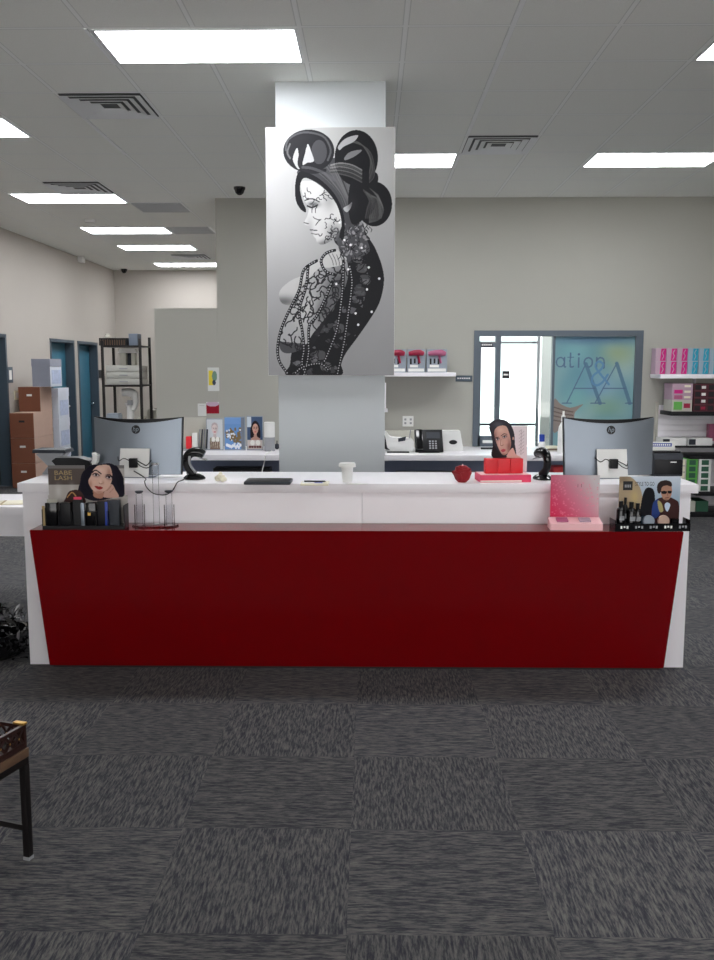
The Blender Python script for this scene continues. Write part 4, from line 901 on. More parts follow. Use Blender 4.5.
# equipment under desks
tag(MB().box(0, 0, .0, .62, .2, .6, .01).build('storage_case', 'black_plastic', loc=(P(213, 470, 9.7).x, 9.7, 0)), 'black case standing under the left back desk', 'case')
tag(MB().box(0, 0, 0, .14, .2, .62, .01).build('red_bin', 'red_box', loc=(P(552.5, 470, 9.75).x, 9.72, 0)), 'red box under the right back desk beside the right monitor', 'box')
tag(MB().box(0, 0, 0, .9, .2, .55, .01).build('computer_case', 'dark_grey', loc=(P(396, 470, 9.75).x, 9.75, 0)), 'dark equipment under the right back desk', 'case')
def onz(px, py): return G(px, py, ZD)
def D(px, Y): return P(px, 450, Y).x
def card(name, x0, y0, x1, yb, art, label, group=None, cat='photo card', mt='card_blue_grey', Y=None):
    Y = Y or onz(x0, yb).y; a_ = P(x0, y0, Y); b_ = P(x1, yb, Y); w_ = b_.x-a_.x; h_ = a_.z-ZD
    t = thing(name, label, cat, ((a_.x+b_.x)/2, Y, ZD), 0, group)
    MB().box(-w_/2, 0, 0, w_/2, .012, h_, .001).build('frame', mt, t, smooth=0)
    if art: art.build('print', w_*.93, h_*.94, t, y=-.001, z=h_*.03)
    return t
a = Art(0, 0, 60, 95, 44, (206, 210, 214)); face(a, 30, 30, 17, (222, 206, 204), (190, 176, 176), (190, 60, 80), False); a.fill((a.Y > 58) & (a.X > 12) & (a.X < 50), (150, 146, 120)); a.ell(24, 64, 7, 9, (236, 234, 228)); a.ell(40, 64, 7, 9, (236, 234, 228)); a.fill((a.Y > 70) & (abs(a.X-30) < 20), (120, 90, 84), .7)
for k in range(5): a.stroke([(14+k*8, 90), (16+k*8, 72)], 2, (196, 190, 170))
card('photo_card', 206, 418.5, 223.5, 447.2, a, 'small portrait card of a pale blonde woman on the left back desk', 'photo cards on the left back desk', Y=10.1)
a = Art(0, 0, 80, 95, 60, (120, 160, 214)); a.fill(a.Y > 20, (96, 140, 196), .4); a.fill((a.X > 66), (120, 128, 140))
for k in range(26): x, y = rng.uniform(8, 62), rng.uniform(34, 74); a.ell(x, y, rng.uniform(4, 7), rng.uniform(5, 9), (124, 104, 72), .9)
for k in range(18): x, y = rng.uniform(6, 64), rng.uniform(36, 92); a.ell(x, y, rng.uniform(2, 5), rng.uniform(2, 4), (232, 238, 246), .95)
for k in range(10): a.ell(8+k*6, 86+rng.uniform(-4, 4), 5, 5, (240, 244, 250))
card('photo_card', 223.8, 416.5, 245.5, 447.2, a, 'blue card picturing a row of figures, between the two portraits', 'photo cards on the left back desk', Y=10.1)
a = Art(0, 0, 60, 95, 44, (70, 90, 120)); a.fill((a.Y < 30) & (a.X < 16), (206, 216, 226)); face(a, 32, 34, 17, (206, 160, 144), (34, 24, 28), (186, 80, 84)); a.fill(a.Y > 68, (206, 196, 192)); a.ell(20, 76, 9, 8, (236, 234, 230)); a.ell(42, 76, 9, 8, (236, 234, 230)); 
for k in range(5): a.ell(10+k*10, 88, 5, 4, (110, 70, 70))
card('photo_card', 246.5, 415.8, 263.2, 447.2, a, 'portrait card of a dark-haired woman beside the white speaker', 'photo cards on the left back desk', Y=10.1)
# pinned tray with utensils left of the cards
Yt = 10.0; a_ = P(176, 418, Yt); b_ = P(204.5, 447, Yt)
t = thing('sample_rack', 'grey backed sample rack with red and silver samples on left back desk', 'rack', ((a_.x+b_.x)/2, Yt, ZD)); w_ = b_.x-a_.x; h_ = a_.z-ZD
MB().box(-w_/2, .15, 0, w_/2, .16, h_, .002).build('backboard', 'pale_box', t); MB().box(-w_/2, 0, 0, w_/2, .149, .02, .002).build('shelf', 'grey_plastic', t)
MB().box(w_*.06-.075, .02, .021, w_*.06-.015, .08, .16, .004).build('sample', 'red_box', t); MB().box(w_*.06-.01, .03, .021, w_*.06+.05, .08, .2, .01).build('sample', 'white_plastic', t)
for k in range(4): MB().tube([(w_*.06+.06+k*.03, .05, .021), (w_*.06+.08+k*.028, .05, .24)], .008, 8).build('sample', 'dark_grey' if k % 2 else 'grey_plastic', t)
# speaker
q = onz(269.7, 451); Y = q.y
t = thing('speaker', 'white cylindrical speaker with grey lower half on the back desk', 'speaker', (q.x, Y, ZD)); r_ = .059; hh = P(270, 422, Y).z-ZD
MB().lathe([(0, 0), (r_, .001), (r_, hh*.48), (0, hh*.48)], n=28).build('grille', 'grey_plastic', t); MB().lathe([(0, hh*.481), (r_, hh*.481), (r_, hh-.006), (r_-.006, hh), (0, hh)], n=28).build('shell', 'white_plastic', t)
c = [(q.x+.03, Y-.05, ZD+.004), (q.x+.01, yd0-.004, ZD+.004), (q.x-.0, yd0-.012, ZD-.05), (q.x-.05, yd0-.014, ZD-.25)]
tag(MB().tube(c, .005, 6, smooth=True).build('speaker_cable', 'label_white'), 'thin white cable dropping over the desk edge below the speaker', 'cord')
tag(MB().ball((0, 0, .035), .03, .03, .035).tube([(0, 0, .06), (0, .01, .1)], .006).build('small_ornament', 'dark_grey', loc=(D(277, 10.2), 10.2, ZD)), 'small dark object behind the white speaker beside column', 'ornament')
# wall papers left of column
def wall_paper(x0, y0, x1, y1, fn, label, name='wall_note'):
    Y = YB-.001; p = P(x0, y1, Y); q = P(x1, y0, Y); a = Art(0, 0, 40, 40*(q.z-p.z)/(q.x-p.x), 30, (214, 216, 214)); fn(a)
    o = a.build(name, q.x-p.x, q.z-p.z, None, y=0, z=0, thick=.002, loc=((p.x+q.x)/2, Y-.004, p.z)); tag(o, label, 'poster')
wall_paper(208, 367.5, 219, 391, lambda a: (a.fill((a.X > 4) & (a.X < 18) & (a.Y > 10) & (a.Y < 62), (224, 204, 70)), a.ell(24, 30, 9, 18, (120, 150, 130)), a.ell(22, 52, 6, 9, (60, 70, 90))), 'small yellow and green paper pinned high on back wall')
wall_paper(206.5, 402, 219, 413.5, lambda a: (a.fill(a.Y > 5, (150, 24, 44)), a.ell(20, 6, 20, 8, (196, 170, 190))), 'small dark red picture on wall above the blonde portrait card')
wall_paper(198, 403.5, 206.3, 416, lambda a: a.stroke([(8, 10), (30, 10)], 2, (150, 150, 150)), 'blank whitish note beside the small dark red picture')
# ---- right desk items
# label maker / white terminal
Y = 9.85; a_ = P(382.5, 452, Y); b_ = P(414, 431, Y); w_ = b_.x-a_.x; h_ = b_.z-ZD
t = thing('card_machine', 'white rounded machine with black open end beside the desk phone', 'machine', (a_.x, Y, ZD))
MB().prism([tuple(p) for p in spline([(.02, .03), (.0, h_*.8), (.04, h_*.95), (w_*.25, h_*.72), (w_*.6, h_*.66), (w_*.95, h_*.6), (w_, h_*.3), (w_*.93, .012), (w_*.5, .008), (.06, .012)], True, 5)], 0, .2, 'y').build('body', 'white_plastic', t)
MB().prism([tuple(p) for p in spline([(.018, .05), (.004, h_*.75), (.025, h_*.8), (w_*.14, h_*.3), (w_*.16, .05), (.08, .03)], True, 5)], -.004, -.0005, 'y').build('opening', 'ink', t)
MB().prism([(w_*.5, h_*.66), (w_*.75, h_*.75), (w_*.72, h_*.55), (w_*.5, h_*.5)], -.006, -.0005, 'y').build('vent', 'dark_grey', t); MB().box(.05, -.05, 0, w_*.85, .0, .014, .003).build('foot', 'ink', t)
MB().tube([(w_*.85, .05, h_*.6), (w_*.9, .05, h_*1.05)], .006, 8).build('stylus', 'grey_plastic', t)
# desk phone
a_ = P(414.5, 452, 9.8); b_ = P(443, 428.5, 9.8); w_ = b_.x-a_.x
t = thing('desk_phone', 'black office desk phone tilted up on the right back desk', 'phone', (a_.x+.01, 9.75, ZD), math.radians(3)); tilt = math.radians(-52)
Mx = Matrix.Translation((0, .02, .02)) @ Matrix.Rotation(math.radians(58), 4, 'X')
MB().box(0, 0, -.03, w_, .27, .0, .006, M_=Mx).build('body', 'black_plastic', t)
MB().prism([(.05, 0), (.2, 0), (.19, .16), (.12, .12)], .04, w_-.04, 'x').build('stand', 'black_plastic', t)
MB().box(.012, .01, .0005, .085, .26, .03, .012, M_=Mx).build('handset', 'black_gloss', t)
MB().box(w_*.42, .16, .0005, w_*.9, .235, .003, M_=Mx).build('screen', 'dark_grey', t)
for i in range(3):
    for j in range(4): MB().box(w_*.5+i*.032, .03+j*.028, .0005, w_*.5+.02+i*.032, .046+j*.028, .005, M_=Mx).build('key', 'grey_plastic', t)
# tissue box
a_ = P(437, 447.5, 10.0); b_ = P(464, 431, 10.0); w_ = b_.x-a_.x; h_ = b_.z-ZD
t = thing('tissue_box', 'white box with black oval hole right of the desk phone', 'box', (a_.x, 10.0, ZD))
MB().prism([(0, 0), (w_, 0), (w_*.86, h_), (0, h_)], 0, .2, 'y').build('carton', 'white_plastic', t, smooth=0)
Mo = Matrix.Translation((w_*.6, -.0005, h_*.45)) @ Matrix.Rotation(PI/2, 4, 'X')
MB().lathe([(0, 0), (.045, 0), (.045, .003), (0, .003)], n=24, sy=.55, M_=Mo).build('opening', 'ink', t)
a_ = P(386, 440, 10.45); b_ = P(414, 431, 10.45)
tag(MB().box(a_.x, 10.44, ZD, b_.x+.1, 10.6, b_.z, .004).build('storage_box', 'pale_box'), 'pale box against the wall behind the white card machine', 'box')
# hand sanitiser bottle in front of mural, blue capped bottle, paper stack, chair arm thing
q = onz(562.5, 452.5); r_ = .056; hh = P(562, 411, q.y).z-ZD
t = thing('spray_bottle', 'clear white pump bottle standing before the teal mural', 'bottle', (q.x, q.y, ZD))
MB().lathe([(0, 0), (r_, 0), (r_, hh*.5), (r_*.85, hh*.62), (r_*.35, hh*.74), (0, hh*.75)]).build('body', 'white_plastic', t); MB().lathe([(0, hh*.751), (r_*.42, hh*.751), (r_*.38, hh*.88), (r_*.2, hh*.9), (r_*.2, hh), (0, hh)]).build('nozzle', 'label_white', t)
q = onz(541.5, 462); Y = 9.75; hh = P(541, 434, Y).z-ZD
t = thing('blue_cap_bottle', 'white bottle with bright blue cap above the right scanner', 'bottle', (D(541.5, Y), Y, ZD))
MB().lathe([(0, 0), (.04, 0), (.04, hh*.5), (.028, hh*.62), (0, hh*.62)]).build('body', 'white_plastic', t); MB().lathe([(0, hh*.621), (.03, hh*.621), (.03, hh-.004), (0, hh)]).build('cap', 'blue', t)
for k, (dx, mt, lab) in enumerate(((0, 'pale_box', 'bottom booklet of pile between blue-capped bottle and pump bottle'), (.012, 'mid_wood', 'tan booklet in the middle of the pile before the mural'), (-.008, 'cream', 'cream booklet topping the pile before the mural'))):
    tag(MB().box(0, 0, 0, .15, .2, .016, .001).build('booklet', mt, loc=(D(547, 10)+dx, 10.0, ZD+.0165*k), smooth=0), lab, 'booklet', 'booklets piled before the mural')
t = thing('stapler', 'white topped stapler on back desk left of the pink portrait display', 'stapler', (D(481, 10.25), 10.25, ZD))
MB().box(0, 0, 0, .16, .05, .02, .004).build('base', 'ink', t); MB().box(0.02, .005, .07, .17, .045, .1, .008).build('top_arm', 'white_plastic', t); MB().box(.14, .005, .02, .17, .045, .07).build('hinge', 'ink', t)
# ================================================================== WALL SHELF WITH DRYERS
p = P(380, 376.5, 10.35); q = P(456, 372.5, 10.35)
t = thing('wall_shelf', 'white wall shelf left of the storefront window carrying dryer packs', 'shelf', (p.x-.3, 10.35, p.z))
MB().box(0, 0, 0, q.x-p.x+.3, YB-.001-10.35, q.z-p.z, .002).build('board', 'white_laminate', t)
MB().prism([(.02, -.001), (YB-.001-10.35, -.001), (YB-.001-10.35, -.14)], .05, .065, 'x').build('bracket', 'white_laminate', t); zs = q.z
tag(MB().prism([(0, 0), (.04, 0), (.04, -.3), (.06, -.3), (.06, -.33), (0, -.33)], 10.3, 10.62, 'y').build('shelf_bracket', 'white_laminate', loc=(P(382.5, 380, 10.4).x, 0, P(383, 383, 10.4).z)), 'short white bracket on wall below the dryer shelf beside column', 'bracket')
for k, (x0_, x1_, dm, lab) in enumerate(((386.5, 406, 'dryer_red', 'red hair dryer pack partly hidden by the portrait, leftmost of three'), (407.2, 425, 'dryer_red', 'red hair dryer pack in the middle of the wall shelf'), (426.5, 447, 'dryer_pink', 'mauve hair dryer pack, rightmost of three on the wall shelf'))):
    a_ = P(x0_, 373, 10.4).x; b_ = P(x1_, 373, 10.4).x; w_ = b_-a_; t = thing('dryer_pack', lab, 'boxed hair dryer', ((a_+b_)/2, 10.4, zs), 0, 'hair dryer packs on the wall shelf'); hh = .265
    MB().box(-w_/2, .0, 0, w_/2, .13, hh, .003).build('carton', 'card_blue_grey', t)
    s = MB(); s.tube([(-w_*.42, -.008, hh*.80), (-w_*.1, -.012, hh*.84), (w_*.2, -.012, hh*.84), (w_*.42, -.008, hh*.8)], [.024, .033, .038, .022], 10, smooth=True); s.tube([(w_*.1, -.006, hh*.75), (w_*.2, -.006, hh*.4)], [.014, .012], 8); s.build('dryer', dm, t)
    MB().box(-w_*.44, -.003, .01, w_*.44, -.0005, .045).build('strip', 'label_white', t)
    s = MB()
    for i in range(3): s.box(-w_*.35+i*.045, -.0035, hh*.35+.01*(i % 2), -w_*.35+.02+i*.045, -.0005, hh*.6)
    s.build('attachments', 'ink', t); MB().box(-w_*.35, -.0028, hh*.22, w_*.1, -.0004, hh*.33).build('panel', 'label_white', t)
# ================================================================== RIGHT-HAND SHOP SHELVING
YS = 10.25
p = P(650, 378.5, YS); q = P(650, 374.3, YS)
t = thing('display_shelf', 'white wall shelf at right edge carrying pink and blue boxes', 'shelf', (P(650, 378, YB).x, YS, p.z))
MB().box(0, 0, 0, 1.5, YB-.001-YS, q.z-p.z, .002).build('board', 'white_laminate', t); MB().box(.5, YB-.05-YS, -.08, .52, YB-.002-YS, -.001).build('bracket', 'white_laminate', t)
zs = q.z; bx0 = P(655.3, 370, YS+.03).x; bw = (P(662.1, 370, YS+.03).x-P(651.4, 370, YS+.03).x); bh = (P(660, 348, YS+.03).z-zs)/2
names = ('first', 'second', 'third', 'fourth', 'fifth', 'sixth')
def make_colour_box(m1, m2, label, loc, group):
    t = thing('hair_colour_box', label, 'box', loc, 0, group); w_ = bw*.96; h_ = bh*.985
    MB().box(0, 0, 0, w_, .16, h_, .001).build('carton', m2, t, smooth=0)
    s = MB().prism([(w_*.42, h_*.03), (w_*.95, h_*.03), (w_*.99, h_*.97), (w_*.5, h_*.97)], -.0015, -.0003, 'y'); s.build('colour_panel', m1, t, smooth=0)
    s = MB().tube([(w_*.6, -.002, h_*.12), (w_*.74, -.002, h_*.4), (w_*.62, -.002, h_*.62), (w_*.78, -.002, h_*.88)], .005, 6, smooth=True); s.build('figure', m2, t)
    return t
prot = {}
for i in range(7):
    for j in range(2):
        kind = 0 if i < 3 else 1; loc = (bx0+i*bw, YS+.03, zs+j*bh)
        lab = '%s %s box, %s one in the %s row at shelf right' % ('magenta' if kind == 0 else 'turquoise', 'hair colour', names[i if kind == 0 else i-3], 'top' if j else 'bottom')
        grp = 'pink and blue boxes on the wall shelf'
        if kind not in prot: prot[kind] = make_colour_box(*(('magenta', 'lilac') if kind == 0 else ('cyan', 'lilac_blue')), lab, loc, grp)
        else: place_copy(prot[kind], loc, 0, lab, grp)
# slatwall fixture
sx0 = P(657, 430, YB-.03).x; szt = P(660, 405, YB-.03).z
t = thing('slatwall_unit', 'white slatwall fixture with black shelves at the right edge', 'shelving', (sx0, YB, 0))
sl_ = MB(); nslat = int(szt/.068)
for k in range(nslat): sl_.box(0, -.03, k*.068+.003, 1.5, -.004, k*.068+.065, .002)
sl_.box(0, -.012, 0, 1.5, -.001, szt); sl_.build('slat_panel', 'white_laminate', t)
MB().box(-.02, -.06, 0, -.001, -.001, szt+.03).build('end_upright', 'pale_box', t)
def shelf(ypx, xpx, Yf, th=.03, yb=None, lip=True):
    z = P(700, ypx, Yf).z; x0 = P(xpx, ypx, YB-.03).x-sx0
    o = MB().box(x0, Yf-YB, z-th, 1.5, -.031, z, .002).build('shelf', 'black_plastic', t); return z, x0
z1, _ = shelf(411.8, 660, 10.22, .045); z2, _ = shelf(446, 661, 10.3, .02); z3, _ = shelf(456, 676, 10.15, .035); z4, _ = shelf(492, 680, 10.1, .045)
MB().box(.02, -.5, 0, 1.5, -.031, .06, .002).build('base_deck', 'black_plastic', t)
# merchandise on slatwall shelves
def pb(name, mt, x0_, x1_, Y, d, z0, z1_, label, group, cat='box', front=None):
    a_ = P(x0_, 430, Y).x; b_ = P(x1_, 430, Y).x; t = thing(name, label, cat, (a_, Y, z0), 0, group)
    MB().box(0, 0, 0, b_-a_, d, z1_-z0, .002).build('carton', mt, t, smooth=0)
    if front: front(t, b_-a_, z1_-z0)
    return t
def kitfront(c1, c2):
    def f(t, w_, h_):
        MB().box(w_*.08, -.0015, h_*.15, w_*.5, -.0004, h_*.85).build('picture', c1, t, smooth=0); MB().box(w_*.58, -.0015, h_*.3, w_*.9, -.0004, h_*.7).build('stripe', c2, t, smooth=0)
    return f
zz = z1+.001; Yk = 10.27
pb('boxed_set', 'pale_box', 671, 691, Yk, .3, zz, zz+.13, 'photo-fronted carton at the bottom left of the top black shelf', 'cartons on the top black shelf', front=kitfront('green_box', 'dryer_red'))
lv = zz+.131
for k, (c1, nm) in enumerate((('dryer_pink', 'third from the shelf'), ('magenta', 'next to topmost'), ('lilac', 'topmost'))):
    pb('slim_box', 'lilac', 671, 691, Yk, .3, lv+k*.062, lv+k*.062+.061, 'slim pale pink carton, %s of the left stack' % ('lowest slim one', 'middle slim one', 'topmost one')[k], 'cartons on the top black shelf', front=kitfront(c1, 'cream'))
for i in range(2):
    for k in range(4):
        x0_ = 692.3+i*13.4
        pb('dark_box', 'dark_red_box', x0_, x0_+13, Yk, .3, zz+k*.078, zz+k*.078+.077, 'dark red carton, %s in the %s dark stack on top black shelf' % (('bottom', 'second up', 'third up', 'top')[k], ('left', 'right')[i]), 'cartons on the top black shelf', front=kitfront('ink', 'label_white' if i == 0 and k else 'dryer_red'))
for i in range(2):
    pb('flat_pack', 'white_plastic', 663+i*26, 687+i*26, 10.34, .24, z2+.001, z2+.085, 'flat white packet, %s one on the thin black shelf' % ('left', 'right')[i], 'flat packets on the thin shelf', 'packet', front=lambda t, w_, h_: MB().box(w_*.02, -.0015, .01, w_*.3, -.0004, h_-.01).build('end_label', 'dark_grey', t, smooth=0))
pb('pink_pack', 'dryer_pink', 709, 722, 10.5, .08, P(710, 441, 10.5).z, P(710, 424, 10.5).z, 'mauve pack hanging on slats at the right edge', None, 'packet')
hb = .073
for i, (x0_, x1_, mt, fr, cn_) in enumerate(((681, 688, 'pale_box', 'cream', 'beige'), (688.5, 699.5, 'green_box', 'dark_green_box', 'bright green'), (700.5, 713, 'white_plastic', 'dark_green_box', 'white and dark green'), (713.5, 726, 'green_box', 'cream', 'green'))):
    if i == 3: continue
    for k in range(5):
        pb('care_box', mt, x0_, x1_, 10.14, .3, z4+.001+k*hb, z4+.001+k*hb+hb-.001, '%s carton, %s in its stack on the lowest black shelf' % (cn_, ('bottom one', 'second from bottom', 'middle one', 'second from top', 'top one')[k]), 'cartons on the lowest black shelf',
           front=lambda t, w_, h_: MB().box(w_*.22, -.0015, h_*.12, w_*.8, -.0004, h_*.88).build('panel', fr, t, smooth=0))
for i, (x0_, x1_, mt) in enumerate(((690, 699, 'pale_box'), (700, 712, 'dark_green_box'))):
    pb('care_box', mt, x0_, x1_, 10.16, .3, .061, .061+.12, '%s carton standing on the base deck near floor' % ('beige', 'dark green')[i], 'cartons on the base deck')
# ================================================================== LEFT: BOXES, RACK, DESK
def carton(px0, px1, Y, d, z0, z1_, mf, label, group='stacked cartons by the left wall', hole=True, side=None, lid=False, name='carton'):
    a_ = P(px0, 430, Y).x; b_ = P(px1, 430, Y).x; w_ = b_-a_
    t = thing(name, label, 'carton', (a_, Y, z0), 0, group)
    o = MB().box(0, 0, 0, w_, d, z1_-z0-.002, .003).build('body', [mf, side or 'box_kraft'], t, smooth=0)
    for p_ in o.data.polygons:
        if abs(p_.normal.y) < .5: p_.material_index = 1
    if hole: MB().box(w_*.38, -.002, (z1_-z0)*.62, w_*.62, -.0005, (z1_-z0)*.7).build('hand_hole', 'ink' if hole == 2 else 'label_white', t, smooth=0)
    if lid:
        MB().box(-.004, -.004, (z1_-z0)*.72, w_+.004, d+.004, (z1_-z0)-.001, .002).build('lid', mf, t, smooth=0)
        s = MB().box(w_+.0045, .05, (z1_-z0)*.1, w_+.006, d-.05, (z1_-z0)*.6); s.build('printed_side', 'box_print', t, smooth=0)
    return t
hA = .353
for k in range(3): carton(10, 34, 12.5, .38, k*hA, (k+1)*hA, 'box_brown', 'brown carton with hand hole, %s of the front stack of three' % ('bottom', 'middle', 'top')[k], hole=2 if k == 2 else 1)
for k in range(4): carton(20, 41.5, 12.92, .47, k*.353, (k+1)*.353, 'box_brown', 'brown carton %s' % ('at floor level of the second stack, hidden behind the front stack', 'second from floor of the stack behind', 'third from floor of the stack behind', 'on top of the second stack, above the front three')[k])
for k in range(3): carton(53.3, 59.5, 13.5, .47, k*.46, (k+1)*.46, 'box_white', 'blue-printed white carton, %s of the stack before the middle teal door' % ('bottom', 'middle', 'top')[k], hole=False, side='box_white', lid=True)
carton(34.5, 52.5, 12.95, .48, 1.413, 1.413+.40, 'box_grey', 'grey and white printed carton topping the brown stacks', hole=False, side='box_white', lid=True)
# rack
Yr = 12.0; x0 = P(104, 400, Yr).x; x1 = P(141.5, 400, Yr).x; rw = x1-x0; zt_ = P(142, 338.5, Yr).z; zs1 = P(120, 345.5, Yr).z; zs2 = P(120, 385, Yr).z
t = thing('shelf_rack', 'tall black metal shelf rack behind the left monitor', 'shelving', (x0, Yr, 0))
dp = .52
for x, y, zt2 in ((0, 0, zs1+.06), (rw, 0, zt_), (0, dp, zs1+.02), (rw, dp, zt_+.03)): MB().box(x-.018, y-.012, 0, x+.018, y+.012, zt2, .003).build('post', 'iron', t)
for z in (.25, .85, zs2, zs1):
    s = MB().box(-.018, .0125, z-.02, rw+.018, dp-.0125, z, 0); s.box(.0185, -.012, z-.025, rw-.0185, .012, z+.001).build('shelf', 'iron', t, smooth=0)
MB().box(rw+.175, dp-.02, 0, rw+.2, dp+.01, zt_-.02).build('side_rail', 'iron', t, smooth=0)
def rk(px, Y=12.1): return P(px, 400, Y).x
tt = thing('wire_basket', 'dark slatted basket on top of the black rack', 'basket', (P(99, 340, 12.05).x, 12.05, zs1+.001)); w_ = P(126, 340, 12.05).x-P(99, 340, 12.05).x
s = MB().box(0, 0, 0, w_, .3, .008)
for k in range(12): s.box(k*w_/11.6, -.002, .008, k*w_/11.6+.014, .008, .085)
s.box(0, -.003, .085, w_, .01, .098).box(0, .29, .008, w_, .3, .098).box(0, .01, .008, .01, .29, .098).box(w_-.01, .01, .008, w_, .29, .098); s.build('basket', 'iron', tt, smooth=0)
MB().box(.01, .012, .01, w_-.012, .285, .075).build('lining', 'mid_wood', tt, smooth=0)
tag(MB().ball((0, 0, .03), .05, .05, .03).box(-.04, -.02, .05, .02, .02, .075, .004).build('folded_cloth', 'pale_box', loc=(P(108, 337, 12.2).x, 12.2, zs1+.088)), 'pale bundle lying in the basket on the rack top', 'cloth')
tag(MB().box(0, 0, 0, .12, .2, .16, .004).build('blue_carton', 'box_lid', loc=(rk(129.5), 12.15, zs1+.001)), 'blue-grey carton at the right of the rack top', 'carton')
tag(MB().lathe([(0, 0), (.03, 0), (.03, .09), (.015, .13), (0, .15)]).build('white_bottle', 'white_plastic', loc=(rk(124.5)+.02, 12.42, zs1+.001)), 'white bottle on the rack top beside the blue-grey carton', 'bottle')
# salon steamer (white column unit) between shelves, drawers, machine
tt = thing('white_appliance', 'white boxy appliance with flared top inside the upper rack', 'appliance', (rk(127), 12.25, zs2+.262)); 
hh = zs1-.03-(zs2+.262)
MB().prism([(-.12, hh*.72), (-.10, hh*.98), (.10, hh*.98), (.13, hh*.72)], -.08, .08, 'y').build('hood', 'white_plastic', tt); MB().box(-.11, -.06, 0, -.02, .08, hh*.715, .006).box(.05, -.06, 0, .1, .08, hh*.715, .006).build('column', 'pale_box', tt); MB().box(-.02, .02, 0, .05, .08, hh*.715, .002).build('inner_panel', 'dark_grey', tt)
tt = thing('drawer_unit', 'translucent three-drawer organiser on the middle rack shelf', 'drawers', (x0+.02, 12.06, zs2+.001)); w_ = rw-.04
for k in range(3):
    dr = MB().box(.0, 0, k*.087+.002, w_, .36, k*.087+.084, .006).build('drawer', 'frosted', tt); MB().box(w_*.5-.05, -.012, k*.087+.035, w_*.5+.06, -.0005, k*.087+.05, .003).build('handle', 'grey_plastic', dr)
MB().box(-.005, .36, 0, w_+.005, .37, .262).build('back', 'pale_box', tt)
tt = thing('facial_machine', 'white salon machine with rounded head on the lower rack shelf', 'machine', (rk(128), 12.2, .851)); 
MB().lathe([(0, 0), (.09, 0), (.09, .03), (.05, .05), (.045, .3), (.07, .36), (0, .37)]).build('stand', 'white_plastic', tt); MB().tube([(-.1, 0, .5), (0, 0, .5), (.06, 0, .47), (.07, 0, .36), (.05, -.02, .26)], [.05, .06, .055, .045, .03], 14, smooth=True).build('head', 'white_plastic', tt); MB().box(-.02, -.07, .33, .05, -.055, .4, .004).build('dial', 'grey_plastic', tt)
for k, (px, wd, hh, mt, lab) in enumerate(((105, .17, .2, 'card_blue_grey', 'blue-grey bin beside the white machine on the rack'), (136, .08, .16, 'pale_box', 'pale pot at the right of the lower rack shelf'))):
    tag(MB().box(0, 0, 0, wd, .2, hh, .01).box(.01, .01, hh, wd-.01, .19, hh+.02, .004).build('storage_bin', mt, loc=(rk(px), 12.12, .851)), lab, 'bin')
tag(MB().tube([(0, 0, 0), (.0, 0, .3), (.03, 0, .42), (.09, 0, .44)], .008, 8, smooth=True).lathe([(0, 0), (.05, 0), (.05, .01), (0, .01)]).build('hooked_lamp', 'iron', loc=(rk(146), 12.75, 1.1)), 'thin curved black lamp stem right of the rack', 'lamp')
tag(MB().box(-.12, -.15, 0, .2, .2, 1.098, .005).build('side_cabinet', 'pale_box', loc=(rk(146), 12.75, 0)), 'pale cabinet carrying the thin curved lamp behind the left monitor', 'cabinet')
# side desk at the left edge
ya = 5.9; xr_ = P(40, 510, ya).x
t = thing('side_desk', 'white desk at the left edge beyond the counter end', 'desk', (xr_, ya, 0))
MB().box(-1.3, 0, ZD-.055, 0, .62, ZD, .002).build('desktop', 'white_laminate', t)
MB().box(-1.28, .01, ZD-.2, -.01, .03, ZD-.056).box(-1.28, .59, ZD-.2, -.01, .61, ZD-.056).build('apron', 'white_laminate', t)
for x in (-1.28, -.05):
    for y in (.031, .55): MB().box(x, y, 0, x+.04, y+.035, ZD-.056).build('leg', 'white_laminate', t)
a_ = G(5, 503, ZD); tag(MB().box(-.2, -.1, 0, .16, .1, .003).box(-.2, -.1, .003, .16, -.085, .0045, mi=1).box(-.02, -.085, .003, -.005, .1, .0045, mi=1).build('paper_sheet', ['cream', 'gold_ink'], loc=(a_.x, a_.y, ZD+.0005), rot=(0, 0, .2), smooth=0), 'cream sheet with gold lines on the side desk at left', 'paper')
# black foliage basket on floor
q = G(2, 664, 0)
t = thing('foliage_basket', 'black basket of glossy black leaves on the floor left of the counter', 'basket', (cl-.3, 5.12, 0))
MB().lathe([(0, .004), (.17, .004), (.205, .03), (.215, .15), (.2, .15), (.19, .03), (0, .02)], n=30).build('basket', 'foil_black', t)
lf = MB(); r2 = random.Random(11)
for k in range(230):
    an = r2.uniform(0, 2*PI); rad = .235*math.sqrt(r2.random()); z = .05+r2.random()*.23-(rad/.235)**4*.08
    if z < .15: rad = .2+r2.random()*.03
    Mx = Matrix.Translation((rad*math.cos(an), rad*math.sin(an), z)) @ Matrix.Rotation(an+r2.uniform(-1, 1), 4, 'Z') @ Matrix.Rotation(r2.uniform(-1.6, .6), 4, 'Y') @ Matrix.Rotation(r2.uniform(-.8, .8), 4, 'X')
    L = r2.uniform(.045, .075); wd = L*.42
    lf._add([(0, 0, 0), (L*.3, wd*.5, .006), (L*.7, wd*.42, .004), (L, 0, -.006), (L*.7, -wd*.42, .004), (L*.3, -wd*.5, .006), (L*.5, 0, .0)], [(0, 1, 6), (1, 2, 6), (2, 3, 6), (3, 4, 6), (4, 5, 6), (5, 0, 6)], 1 if r2.random() < .12 else 0, Mx)
o = lf.build('leaves', ['foil_black', 'foil_silver'], t, smooth=0); o['kind'] = 'stuff'
# ================================================================== FOREGROUND TABLE WITH TRAY
tz_ = .40; cpt = G(29, 747, tz_); rz = math.radians(-18)
t = thing('side_table', 'low iron-legged table with wooden top at the lower left edge', 'table', (cpt.x, cpt.y, 0), rz)
